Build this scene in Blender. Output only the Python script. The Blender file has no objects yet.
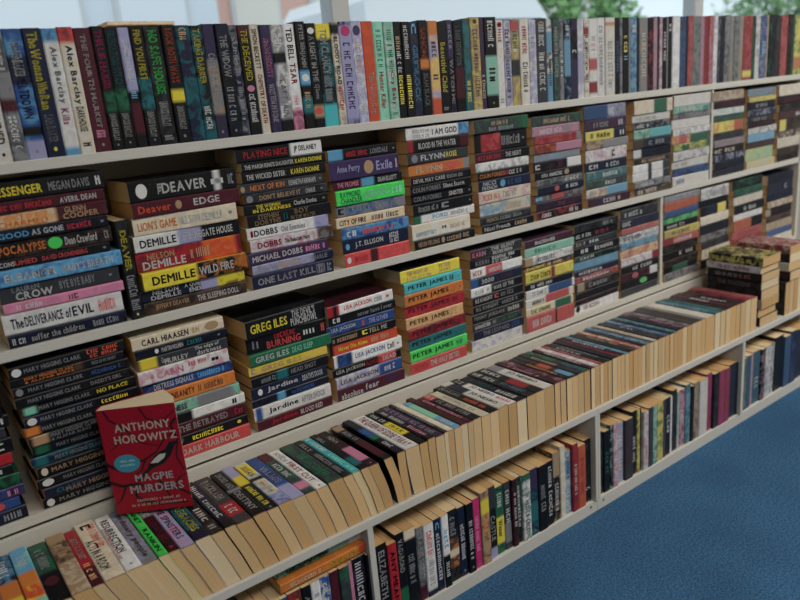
import bpy, math, random
from mathutils import Matrix, Vector
C = bpy.context.scene.collection
S = bpy.context.scene
R = math.radians
rnd = random.Random(11)

# ---------------------------------------------------------------- camera
cam_data = bpy.data.cameras.new('camera')
cam = bpy.data.objects.new('camera', cam_data); C.objects.link(cam)
ax = [[0.797197, -0.597515, -0.08633], [0.230367, 0.16889, 0.958336], [-0.558039, -0.78387, 0.272286]]
m = Matrix.Identity(4)
for i in range(3):
    for j in range(3): m[j][i] = ax[i][j]
m.translation = Vector((0, -1.2965, 1.0899))
cam.matrix_world = m
cam_data.sensor_width = 36; cam_data.lens = 32.247
cam_data.clip_start = .05; cam_data.clip_end = 200
cam_data.dof.use_dof = True
cam_data.dof.focus_distance = 1.45
cam_data.dof.aperture_fstop = 3.2
S.camera = cam

# ---------------------------------------------------------------- world, lights, exposure
w = bpy.data.worlds.new('overcast_sky'); S.world = w; w.use_nodes = True
bg = w.node_tree.nodes['Background']
bg.inputs[0].default_value = (.80, .89, 1.0, 1); bg.inputs[1].default_value = .8
def area(name, loc, rot, sx, sy, power, col):
    d = bpy.data.lights.new(name, 'AREA'); d.shape = 'RECTANGLE'; d.size = sx; d.size_y = sy; d.energy = power; d.color = col
    o = bpy.data.objects.new(name, d); o.location = loc; o.rotation_euler = rot; C.objects.link(o); return o
area('added_ceiling_light', (3.4, -1.9, 2.78), (R(12), 0, 0), 2.6, 1.2, 90, (1, .95, .88))  # added light, no fixture in view; set rightward so the left stays darker
area('added_ceiling_light', (.6, -2.4, 2.78), (R(12), 0, 0), 1.6, .8, 30, (1, .94, .86))  # smaller added light, likewise without a visible fixture
sd = bpy.data.lights.new('sun', 'SUN'); sd.energy = .8; sd.angle = R(3); sd.color = (1, .96, .9)
so = bpy.data.objects.new('sun', sd); so.rotation_euler = (R(42), 0, R(-12)); C.objects.link(so)
S.view_settings.view_transform = 'Standard'; S.view_settings.look = 'None'
S.view_settings.gamma = 1; S.view_settings.use_curve_mapping = False
S.view_settings.exposure = 0.55

# ---------------------------------------------------------------- materials
def lin(c):
    return tuple(((v/255)/12.92 if v/255 <= .04045 else ((v/255+.055)/1.055)**2.4) for v in c) + (1,)
def mat(name, col=(200,200,200), rough=.5, spec=.5, noise=None):
    mt = bpy.data.materials.new(name); mt.use_nodes = True
    nt = mt.node_tree; b = nt.nodes['Principled BSDF']
    b.inputs['Base Color'].default_value = lin(col); b.inputs['Roughness'].default_value = rough
    b.inputs['Specular IOR Level'].default_value = spec
    if noise:
        sc, amt, bump = noise
        tc = nt.nodes.new('ShaderNodeTexCoord'); n = nt.nodes.new('ShaderNodeTexNoise'); n.inputs['Scale'].default_value = sc
        n.inputs['Detail'].default_value = 4
        nt.links.new(tc.outputs['Object'], n.inputs['Vector'])
        r = nt.nodes.new('ShaderNodeMapRange'); r.inputs[3].default_value = 1-amt; r.inputs[4].default_value = 1+amt
        nt.links.new(n.outputs[0], r.inputs[0])
        mx = nt.nodes.new('ShaderNodeMix'); mx.data_type = 'RGBA'; mx.blend_type = 'MULTIPLY'; mx.inputs[0].default_value = 1
        mx.inputs[6].default_value = lin(col); nt.links.new(r.outputs[0], mx.inputs[7]); nt.links.new(mx.outputs[2], b.inputs['Base Color'])
        if bump:
            bp = nt.nodes.new('ShaderNodeBump'); bp.inputs['Strength'].default_value = bump; bp.inputs['Distance'].default_value = .004
            nt.links.new(n.outputs[0], bp.inputs['Height']); nt.links.new(bp.outputs[0], b.inputs['Normal'])
    return mt
M_board = mat('cream_melamine_board', (210,206,195), .42, .4, (9, .04, 0))
M_back = mat('back_board', (204,192,170), .6, .3, (5, .05, 0))
M_screw = mat('steel_screw', (120,118,114), .35)
M_wall = mat('painted_wall', (190,188,180), .8)
M_frame = mat('window_frame_paint', (196,198,200), .5)

def print_mat():
    mt = bpy.data.materials.new('printed_cover'); mt.use_nodes = True; nt = mt.node_tree; b = nt.nodes['Principled BSDF']
    a = nt.nodes.new('ShaderNodeAttribute'); a.attribute_name = 'Col'
    a2 = nt.nodes.new('ShaderNodeAttribute'); a2.attribute_name = 'Art'
    g = nt.nodes.new('ShaderNodeNewGeometry')
    n = nt.nodes.new('ShaderNodeTexNoise'); n.inputs['Scale'].default_value = 42; n.inputs['Detail'].default_value = 5; n.inputs['Distortion'].default_value = 1.2
    nt.links.new(g.outputs['Position'], n.inputs['Vector'])
    r = nt.nodes.new('ShaderNodeMapRange'); r.interpolation_type = 'SMOOTHSTEP'; r.inputs[1].default_value = .42; r.inputs[2].default_value = .64; r.inputs[4].default_value = .75
    nt.links.new(n.outputs[0], r.inputs[0])
    mx = nt.nodes.new('ShaderNodeMix'); mx.data_type = 'RGBA'
    nt.links.new(r.outputs[0], mx.inputs[0]); nt.links.new(a.outputs['Color'], mx.inputs[6]); nt.links.new(a2.outputs['Color'], mx.inputs[7])
    # shelf wear: fine scuffs
    n2 = nt.nodes.new('ShaderNodeTexNoise'); n2.inputs['Scale'].default_value = 260; n2.inputs['Detail'].default_value = 3
    nt.links.new(g.outputs['Position'], n2.inputs['Vector'])
    r2 = nt.nodes.new('ShaderNodeMapRange'); r2.inputs[1].default_value = .62; r2.inputs[2].default_value = .8; r2.inputs[4].default_value = .12
    nt.links.new(n2.outputs[0], r2.inputs[0])
    mx2 = nt.nodes.new('ShaderNodeMix'); mx2.data_type = 'RGBA'; mx2.inputs[7].default_value = lin((185,180,172))
    nt.links.new(r2.outputs[0], mx2.inputs[0]); nt.links.new(mx.outputs[2], mx2.inputs[6])
    nt.links.new(mx2.outputs[2], b.inputs['Base Color'])
    b.inputs['Roughness'].default_value = .42; b.inputs['Specular IOR Level'].default_value = .32
    return mt
M_print = print_mat()
def ink_mat():
    mt = bpy.data.materials.new('cover_lettering'); mt.use_nodes = True; nt = mt.node_tree; b = nt.nodes['Principled BSDF']
    a = nt.nodes.new('ShaderNodeAttribute'); a.attribute_name = 'Col'
    nt.links.new(a.outputs['Color'], b.inputs['Base Color']); b.inputs['Roughness'].default_value = .4
    return mt
M_ink = ink_mat()
def page_mat():
    mt = bpy.data.materials.new('book_pages'); mt.use_nodes = True; nt = mt.node_tree; b = nt.nodes['Principled BSDF']
    a = nt.nodes.new('ShaderNodeAttribute'); a.attribute_name = 'Col'
    l = nt.nodes.new('ShaderNodeAttribute'); l.attribute_name = 'leaf'
    n = nt.nodes.new('ShaderNodeTexNoise'); n.noise_dimensions = '1D'; n.inputs['Scale'].default_value = 1; n.inputs['Detail'].default_value = 3
    mu = nt.nodes.new('ShaderNodeMath'); mu.operation = 'MULTIPLY'; mu.inputs[1].default_value = 700
    nt.links.new(l.outputs['Fac'], mu.inputs[0]); nt.links.new(mu.outputs[0], n.inputs['W'])
    r = nt.nodes.new('ShaderNodeMapRange'); r.inputs[1].default_value = .3; r.inputs[2].default_value = .7; r.inputs[3].default_value = .84; r.inputs[4].default_value = 1.06
    nt.links.new(n.outputs[0], r.inputs[0])
    mx = nt.nodes.new('ShaderNodeMix'); mx.data_type = 'RGBA'; mx.blend_type = 'MULTIPLY'; mx.inputs[0].default_value = 1
    nt.links.new(a.outputs['Color'], mx.inputs[6]); nt.links.new(r.outputs[0], mx.inputs[7]); nt.links.new(mx.outputs[2], b.inputs['Base Color'])
    b.inputs['Roughness'].default_value = .9; b.inputs['Specular IOR Level'].default_value = .15
    return mt
M_page = page_mat()
def carpet_mat():
    mt = bpy.data.materials.new('blue_carpet'); mt.use_nodes = True; nt = mt.node_tree; b = nt.nodes['Principled BSDF']
    tc = nt.nodes.new('ShaderNodeTexCoord')
    n = nt.nodes.new('ShaderNodeTexNoise'); n.inputs['Scale'].default_value = 190; n.inputs['Detail'].default_value = 6; n.inputs['Roughness'].default_value = .7
    n2 = nt.nodes.new('ShaderNodeTexNoise'); n2.inputs['Scale'].default_value = 3.5; n2.inputs['Detail'].default_value = 5
    for q in (n, n2): nt.links.new(tc.outputs['Object'], q.inputs['Vector'])
    cr = nt.nodes.new('ShaderNodeValToRGB'); cr.color_ramp.elements[0].position = .36; cr.color_ramp.elements[1].position = .64
    cr.color_ramp.elements[0].color = lin((36,68,100)); cr.color_ramp.elements[1].color = lin((76,118,156))
    nt.links.new(n.outputs[0], cr.inputs[0])
    r = nt.nodes.new('ShaderNodeMapRange'); r.inputs[1].default_value = .3; r.inputs[2].default_value = .7; r.inputs[3].default_value = .82; r.inputs[4].default_value = 1.15
    nt.links.new(n2.outputs[0], r.inputs[0])
    mx = nt.nodes.new('ShaderNodeMix'); mx.data_type = 'RGBA'; mx.blend_type = 'MULTIPLY'; mx.inputs[0].default_value = 1
    nt.links.new(cr.outputs[0], mx.inputs[6]); nt.links.new(r.outputs[0], mx.inputs[7]); nt.links.new(mx.outputs[2], b.inputs['Base Color'])
    bp = nt.nodes.new('ShaderNodeBump'); bp.inputs['Strength'].default_value = .6; bp.inputs['Distance'].default_value = .004
    nt.links.new(n.outputs[0], bp.inputs['Height']); nt.links.new(bp.outputs[0], b.inputs['Normal'])
    b.inputs['Roughness'].default_value = 1; b.inputs['Specular IOR Level'].default_value = .1
    return mt
M_carpet = carpet_mat()
def glass_mat():
    mt = bpy.data.materials.new('window_glass'); mt.use_nodes = True; nt = mt.node_tree
    nt.nodes.remove(nt.nodes['Principled BSDF'])
    t = nt.nodes.new('ShaderNodeBsdfTransparent'); t.inputs[0].default_value = (.93,.97,.97,1)
    g = nt.nodes.new('ShaderNodeBsdfGlossy'); g.inputs['Roughness'].default_value = .03
    f = nt.nodes.new('ShaderNodeFresnel'); f.inputs[0].default_value = 1.3
    mx = nt.nodes.new('ShaderNodeMixShader')
    ge = nt.nodes.new('ShaderNodeNewGeometry'); sb = nt.nodes.new('ShaderNodeMath'); sb.operation = 'SUBTRACT'; sb.use_clamp = True
    nt.links.new(f.outputs[0], sb.inputs[0]); nt.links.new(ge.outputs['Backfacing'], sb.inputs[1])
    nt.links.new(sb.outputs[0], mx.inputs[0]); nt.links.new(t.outputs[0], mx.inputs[1]); nt.links.new(g.outputs[0], mx.inputs[2])
    nt.links.new(mx.outputs[0], nt.nodes['Material Output'].inputs[0])
    return mt
M_glass = glass_mat()

PAL = dict(k=(16,15,18), n=(24,32,62), b=(44,84,160), s=(92,168,214), l=(166,164,208), t=(28,112,120), g=(30,108,72), G=(62,226,84),
           m=(132,208,176), y=(236,212,44), o=(224,122,44), O=(226,78,38), r=(184,32,42), c=(222,74,72), d=(84,24,38), p=(214,126,160),
           P=(60,44,88), w=(226,224,220), i=(224,208,178), e=(136,136,140), E=(54,56,62), v=(84,58,44), f=(184,146,104), a=(64,190,196), h=(210,36,112), u=(238,176,112))
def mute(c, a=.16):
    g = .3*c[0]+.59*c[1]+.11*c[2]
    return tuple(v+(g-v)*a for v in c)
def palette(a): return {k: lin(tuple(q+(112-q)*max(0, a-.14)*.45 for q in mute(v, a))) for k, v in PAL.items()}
PL = palette(.14)

# ---------------------------------------------------------------- helpers
def mesh_obj(name, verts, faces, mats, parent=None, col=None, art=None, leaf=None, midx=None):
    me = bpy.data.meshes.new(name); me.from_pydata(verts, [], faces)
    for mm in mats: me.materials.append(mm)
    for nm, data in (('Col', col), ('Art', art)):
        if data:
            a = me.attributes.new(nm, 'FLOAT_COLOR', 'CORNER')
            buf = []
            for p_, c_ in zip(me.polygons, data):
                if len(c_) == 2: buf.extend(list(c_[0])*2 + list(c_[1])*2)      # bottom, top corners of a blended strip
                else: buf.extend(list(c_) * p_.loop_total)
            a.data.foreach_set('color', buf)
    if leaf:
        a = me.attributes.new('leaf', 'FLOAT', 'POINT'); a.data.foreach_set('value', leaf)
    if midx: me.polygons.foreach_set('material_index', midx)
    me.update()
    o = bpy.data.objects.new(name, me); C.objects.link(o)
    if parent: o.parent = parent
    return o
BF = [(0,3,2,1),(4,5,6,7),(0,1,5,4),(1,2,6,5),(2,3,7,6),(3,0,4,7)]
def boxes(name, bl, mt, parent=None, bevel=0):
    v, f = [], []
    for x0,x1,y0,y1,z0,z1 in bl:
        n = len(v); v += [(x0,y0,z0),(x1,y0,z0),(x1,y1,z0),(x0,y1,z0),(x0,y0,z1),(x1,y0,z1),(x1,y1,z1),(x0,y1,z1)]
        f += [tuple(n+i for i in q) for q in BF]
    o = mesh_obj(name, v, f, [mt], parent)
    if bevel:
        b = o.modifiers.new('bevel', 'BEVEL'); b.width = bevel; b.segments = 2
    return o
def empty(name, loc, label=None, cat=None, group=None, rot=(0,0,0)):
    o = bpy.data.objects.new(name, None); o.empty_display_size = .02; C.objects.link(o)
    o.location = loc; o.rotation_euler = rot
    tag(o, label, cat, group); return o
def tag(o, label=None, cat=None, group=None, kind=None):
    if label: o['label'] = label
    if cat: o['category'] = cat
    if group: o['group'] = group
    if kind: o['kind'] = kind
    return o

# ---------------------------------------------------------------- lettering
GLY = {}
def glyph(ch):
    if ch in GLY: return GLY[ch]
    cu = bpy.data.curves.new('g', 'FONT'); cu.body = ch; cu.size = 1; cu.resolution_u = 2; cu.offset = 0
    o = bpy.data.objects.new('g', cu); C.objects.link(o)
    dg = bpy.context.evaluated_depsgraph_get(); dg.update()
    me = o.evaluated_get(dg).to_mesh()
    v = [(q.co.x, q.co.y) for q in me.vertices]; f = [tuple(p.vertices) for p in me.polygons]
    # all glyph faces wound counter-clockwise
    g = []
    for q in f:
        a = sum(v[q[i]][0]*v[q[(i+1)%len(q)]][1]-v[q[(i+1)%len(q)]][0]*v[q[i]][1] for i in range(len(q)))
        g.append(q if a > 0 else tuple(reversed(q)))
    o.evaluated_get(dg).to_mesh_clear()
    bpy.data.objects.remove(o); bpy.data.curves.remove(cu)
    if v:
        x0 = min(q[0] for q in v); x1 = max(q[0] for q in v); v = [(x-x0, y) for x, y in v]; wd = x1-x0
    else: wd = .2
    n = len(v); g0 = g; v0 = v                      # heavier strokes
    for k, (a, b) in enumerate(((.06, 0), (.03, .045))):
        v = v + [(x+a, y+b) for x, y in v0]; g = g + [tuple(i+n*(k+1) for i in q) for q in g0]
    wd += .06
    GLY[ch] = (v, g, wd); return GLY[ch]
def line2d(s):
    """lettering of s in unit space: x 0..1, y 0..1 (capital height)"""
    V, F, x = [], [], 0
    if s.startswith('#'):                       # a run of unreadable small strokes
        n = int(s[1:])
        for k in range(n):
            wd = rnd.uniform(.35, .6)
            if rnd.random() < .16: x += .5
            h = rnd.uniform(.75, 1); b = 0
            sh = rnd.choice((0, 1, 2))
            parts = [(x, x+.17, b, h), (x+wd-.16, x+wd, b, h)] if sh else [(x, x+wd, b, b+.2), (x, x+wd, h-.2, h), (x, x+.17, b, h)]
            if sh == 2: parts.append((x, x+wd, .42, .6))
            for a0, a1, b0, b1 in parts:
                n0 = len(V); V += [(a0,b0),(a1,b0),(a1,b1),(a0,b1)]; F.append((n0,n0+1,n0+2,n0+3))
            x += wd+.2
        x -= .2
    else:
        for ch in s:
            if ch == ' ': x += .3; continue
            v, f, wd = glyph(ch); n0 = len(V)
            V += [(a+x, b/.73) for a, b in v]; F += [tuple(n0+i for i in q) for q in f]; x += wd+.085
        x -= .085
    x = max(x, .01)
    return [(a/x, b) for a, b in V], F

def shade(c, k): return tuple(min(1, v*k) for v in c[:3]) + (1,)
def parse(line):
    parts = line.split('|'); base = parts[0].strip() or 'k'; items = []
    for q in parts[1:]:
        if q[0] == '+': continue                     # front cover colours, read in book_geo
        if q[0] in '=*':
            k = 1
            while q[1:][k-1].isalpha(): k += 1
            cc = q[1:k]; u0, u1 = q[k:].split('-'); items.append((q[0], cc, float(u0), float(u1), .3, .7, ''))
        else:
            hd, tx = q.split(':', 1); c = hd[0]; hd = hd[1:]
            v0, v1 = TV
            if '/' in hd: hd, vv = hd.split('/'); v0, v1 = map(float, vv.split('-'))
            u0, u1 = map(float, hd.split('-')); items.append(('t', c, u0, u1, v0, v1, tx))
    return base, items

TV = (.2, .8)
def book_geo(T, H, W, line, lean=0):
    """upright book, spine at y=0 facing -Y, head up; returns cover, pages, ink as (verts, faces, col, art, leaf)"""
    base, items = parse(line)
    c1 = PL[base[0]]; c2 = PL[base[1]] if len(base) > 1 else shade(c1, 1.25)
    jit = rnd.uniform(.88, 1.1)
    cuts = {0., 1.}
    bands = [it for it in items if it[0] == '=']
    for b in bands: cuts |= {min(1, b[2]), min(1, b[3])}
    edges = set(cuts); bw = .018
    for c in edges:
        if 0 < c < 1: cuts |= {max(0, c-bw), min(1, c+bw)}; cuts.discard(c)
    cuts = sorted(cuts)
    def bandcol(u):
        a, b = c1, c2
        for it in bands:
            if it[2] <= u <= it[3]:
                a = PL[it[1][0]]; b = PL[it[1][1]] if len(it[1]) > 1 else a
        return shade(a, jit), shade(b, jit)
    ch = min(.0022, T*.18); e = .0005
    NS = 7 if lean else 2
    def bend(x, y, z):
        t = max(0, y)/W
        return (x + lean*(t**1.5) + (.0065*math.sin(t*math.pi*1.05) if lean > .015 else 0), y, z)
    V, F, CO, AR = [], [], [], []
    def quad(a, b, c, d, co, ar):
        n = len(V); V.extend([bend(*a), bend(*b), bend(*c), bend(*d)]); F.append((n,n+1,n+2,n+3)); CO.append(co); AR.append(ar)
    prof = [(0, ch*.7), (ch, 0), (T-ch, 0), (T, ch*.7)]
    for u0, u1 in zip(cuts, cuts[1:]):
        if u1-u0 < 1e-4: continue
        z1, z0 = H*(1-u0), H*(1-u1)
        if any(u0-1e-6 < c < u1+1e-6 and 0 < c < 1 for c in edges):
            lo, hi = bandcol(min(1, u1+.001)), bandcol(max(0, u0-.001)); a, b = (lo[0], hi[0]), (lo[1], hi[1])
        else: a, b = bandcol((u0+u1)/2)
        for (xa, ya), (xb, yb) in zip(prof, prof[1:]):
            quad((xa,ya,z0),(xb,yb,z0),(xb,yb,z1),(xa,ya,z1), a, b)
    sc1 = shade(c1, jit); sc2 = shade(c2, jit)
    fc = [q[1:] for q in line.split('|') if q[0:1] == '+']
    fc1, fc2 = (PL[fc[0][0]], PL[fc[0][-1]]) if fc else (sc1, sc2)
    ys = [ch*.7 + (W-ch*.7)*k/NS for k in range(NS+1)]
    for ya, yb in zip(ys, ys[1:]):
        quad((T,ya,0),(T,yb,0),(T,yb,H),(T,ya,H), fc1, fc2)
        quad((T-e,yb,0),(T-e,ya,0),(T-e,ya,H),(T-e,yb,H), PL['w'], PL['w'])
        quad((0,yb,0),(0,ya,0),(0,ya,H),(0,yb,H), sc1, sc2)
        quad((e,ya,0),(e,yb,0),(e,yb,H),(e,ya,H), PL['w'], PL['w'])
        for z, s in ((0,-1),(H,1)):
            for xa in (0, T-e):
                q = [(xa,ya,z),(xa+e,ya,z),(xa+e,yb,z),(xa,yb,z)]
                if s < 0: q.reverse()
                quad(*q, sc1, sc1)
    quad((0,W,0),(0,W,H),(e,W,H),(e,W,0), sc1, sc1); quad((T-e,W,0),(T-e,W,H),(T,W,H),(T,W,0), sc1, sc1)
    cover = (V, F, CO, AR, None)
    # pages
    V2, F2, LF = [], [], []
    pc = rnd.choice([(226,188,136),(230,198,150),(214,172,118),(236,212,172),(222,188,140),(232,206,160),(218,176,122)])
    pcol = shade(lin(pc), rnd.uniform(.92, 1.08)); off = rnd.uniform(0, 50)
    x0, x1, z0, z1 = e, T-e, .0004, H-.0004
    yp = [.0026+(W-.0012-.0026)*k/NS for k in range(NS+1)]
    for k, y in enumerate(yp):
        for x, z in ((x0,z0),(x1,z0),(x1,z1),(x0,z1)):
            V2.append(bend(x,y,z)); LF.append(off+x)
    for k in range(NS):
        a = 4*k; b = a+4
        F2 += [(a+1,b+1,b+2,a+2),(a,a+3,b+3,b),(a,b,b+1,a+1),(a+3,a+2,b+2,b+3)]
    F2 += [(0,1,2,3),(4*NS,4*NS+3,4*NS+2,4*NS+1)]
    pages = (V2, F2, [pcol]*len(F2), None, LF)
    # lettering
    V3, F3, C3 = [], [], []
    yl = -.00035
    for it in items:
        kd, c, u0, u1, v0, v1, tx = it
        if kd == '=': continue
        if kd == '*':
            n = len(V3); um = (u0+u1)/2; ru = (u1-u0)/2*H; rv = min(T*.36, ru*1.3)
            if um > .88: ru *= .7; rv = min(rv, ru)*.8; c = 'e' if c[0] == 'w' else c
            for k in range(14):
                a = 2*math.pi*k/14; V3.append((T/2+rv*math.sin(a), yl, H*(1-um)-ru*math.cos(a)))
            F3.append(tuple(n+k for k in range(14))); C3.append(PL[c[0]])
            continue
        if not tx: continue
        P2, Q2 = line2d(tx); n = len(V3)
        lo, hi = max(v0*T, ch), min(v1*T, T-ch)
        ta = lo + 0; tb = hi
        mn = min(b for a, b in P2); mxv = max(b for a, b in P2)
        for a, b in P2:
            V3.append((ta+(tb-ta)*(b-mn)/max(.01, mxv-mn), yl, H*(1-(u0+(u1-u0)*a))))
        F3 += [tuple(n+i for i in q) for q in Q2]; C3 += [shade(PL[c[0]], .92 if c[0] in 'wik' else 1.3)]*len(Q2)
    ink = (V3, F3, C3, None, None)
    return cover, pages, ink

def make_book(loc, rot, T, H, W, line, label, group, lean=0):
    cv, pg, ik = book_geo(T, H, W, line, lean)
    root = empty('paperback_book', loc, label, 'book', group, rot)
    mesh_obj('cover', cv[0], cv[1], [M_print], root, cv[2], cv[3])
    mesh_obj('page_block', pg[0], pg[1], [M_page], root, pg[2], None, pg[4])
    if ik[1]: mesh_obj('spine_lettering', ik[0], ik[1], [M_ink], root, ik[2])
    return root

# ---------------------------------------------------------------- the setting
tag(boxes('floor', [(-3,7,-4.5,.46,-.05,0)], M_carpet), kind='structure')
M_ceil = mat('ceiling_paint', (214,210,202), .9)
tag(boxes('ceiling', [(-3.1,7.1,-4.6,.46,2.82,2.9)], M_ceil), kind='structure')
tag(boxes('wall_front', [(-3.1,7.1,-4.6,-4.5,0,2.82)], M_wall), kind='structure')
tag(boxes('wall_left', [(-3.1,-3,-4.5,.46,0,2.82)], M_wall), kind='structure')
tag(boxes('wall_right', [(7,7.1,-4.5,.46,0,2.82)], M_wall), kind='structure')
tag(boxes('wall_lintel', [(-3.1,7.1,.46,.58,2.56,2.9)], M_wall), kind='structure')
tag(boxes('wall_back', [(-3,7,.46,.58,0,1.0)], M_wall), kind='structure')
tag(boxes('trim_1', [(-3,7,.40,.62,1.0,1.03)], M_frame, bevel=.004), kind='structure')
wf = tag(boxes('window_1', [(-3,7,.49,.55,1.03,1.08),(-3,7,.49,.55,2.5,2.56)] + [(x-.03,x+.03,.49,.55,1.08,2.5) for x in (-.9,1.16,2.92,4.7,6.5)], M_frame, bevel=.004), kind='structure')
for k, (a, b) in enumerate(((-.87,1.13),(1.19,2.89),(2.95,4.67),(4.73,6.47))):
    boxes('window_pane', [(a,b,.517,.523,1.08,2.5)], M_glass, wf)
M_pave = mat('outdoor_paving', (150,150,150), .8, .3, (3, .08, 0))
tag(boxes('ground', [(-20,60,.62,70,-.12,-.02)], M_pave), kind='structure')

# ---------------------------------------------------------------- bookcases
zA, zB, zC, zD, zE, L = 1.0432, .743, .445, .296, .034, -.228
bc = empty('tiered_bookcase', (1.1, .1, .445), 'long cream three-tier bookcase holding the upright row and both rows of stacked books', 'bookcase')
def P_(name, b, mt=M_board, parent=None, bevel=.0012):
    par = parent
    x,y,z = par.location
    return boxes(name, [(b[0]-x,b[1]-x,b[2]-y,b[3]-y,b[4]-z,b[5]-z)], mt, par, bevel)
for z in (zA, zB, zC):
    P_('shelf_board', (-.62, 3.5 if z == zA else 2.82, 0, .2, z-.018, z), parent=bc)
P_('back_panel', (-.62, 2.82, .2, .206, zC-.018, zA), M_back, bc, 0)
P_('side_panel', (2.806, 2.824, .0, .2, zC, zA-.018), parent=bc)
P_('side_panel', (-.638, -.62, .0, .2, zC-.018, zA), parent=bc)
P_('divider', (2.2095, 2.2215, .004, .2, zB, zA-.018), parent=bc)
P_('divider', (1.9405, 1.9535, .004, .2, zC, zB-.018), parent=bc)
P_('rear_leg', (-.6, 2.8, .182, .2, 0.0, zC-.018), parent=bc)
for k, (a, b, lab) in enumerate(((-.06, 1.3388, 'low cream book cabinet with a book-filled ledge, nearest to the camera'), (1.3392, 2.74, 'low cream book cabinet whose ledge runs on to the piled books'), (2.7404, 4.14, 'low cream book cabinet at the far end beyond the piled books'))):
    lc = empty('low_bookcase', ((a+b)/2, -.02, 0), lab, 'bookcase')
    P_('ledge_board', (a, b, L, .18, zD-.018, zD), parent=lc)
    P_('base_board', (a, b, L+.006, .18, 0, zE), parent=lc)
    P_('side_panel', (a, a+.0095, L+.001, .18, zE, zD-.018), parent=lc)
    P_('side_panel', (b-.0095, b, L+.001, .18, zE, zD-.018), parent=lc)
    P_('divider', ((a+b)/2-.007, (a+b)/2+.007, L+.001, .18, zE, zD-.018), parent=lc)
    P_('back_panel', (a+.0095, b-.0095, .174, .18, zE, zD-.018), M_back, lc, 0)
    P_('back_rail', (a+(0 if k else 0), b, -.011, -.001, zD, .4245), parent=lc)
    for sx_ in (a+.025, b-.025):
        v, f = [], []
        for j in range(12):
            t = 2*math.pi*j/12; v.append((sx_-(a+b)/2+.0035*math.cos(t), L-.0012+.026, .022+.0035*math.sin(t)))
        v += [(x, y+.0012, z) for x, y, z in v]
        f = [tuple(range(12))] + [(j, j+12, (j+1)%12+12, (j+1)%12) for j in range(12)]
        mesh_obj('screw', v, f, [M_screw], lc)

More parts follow.
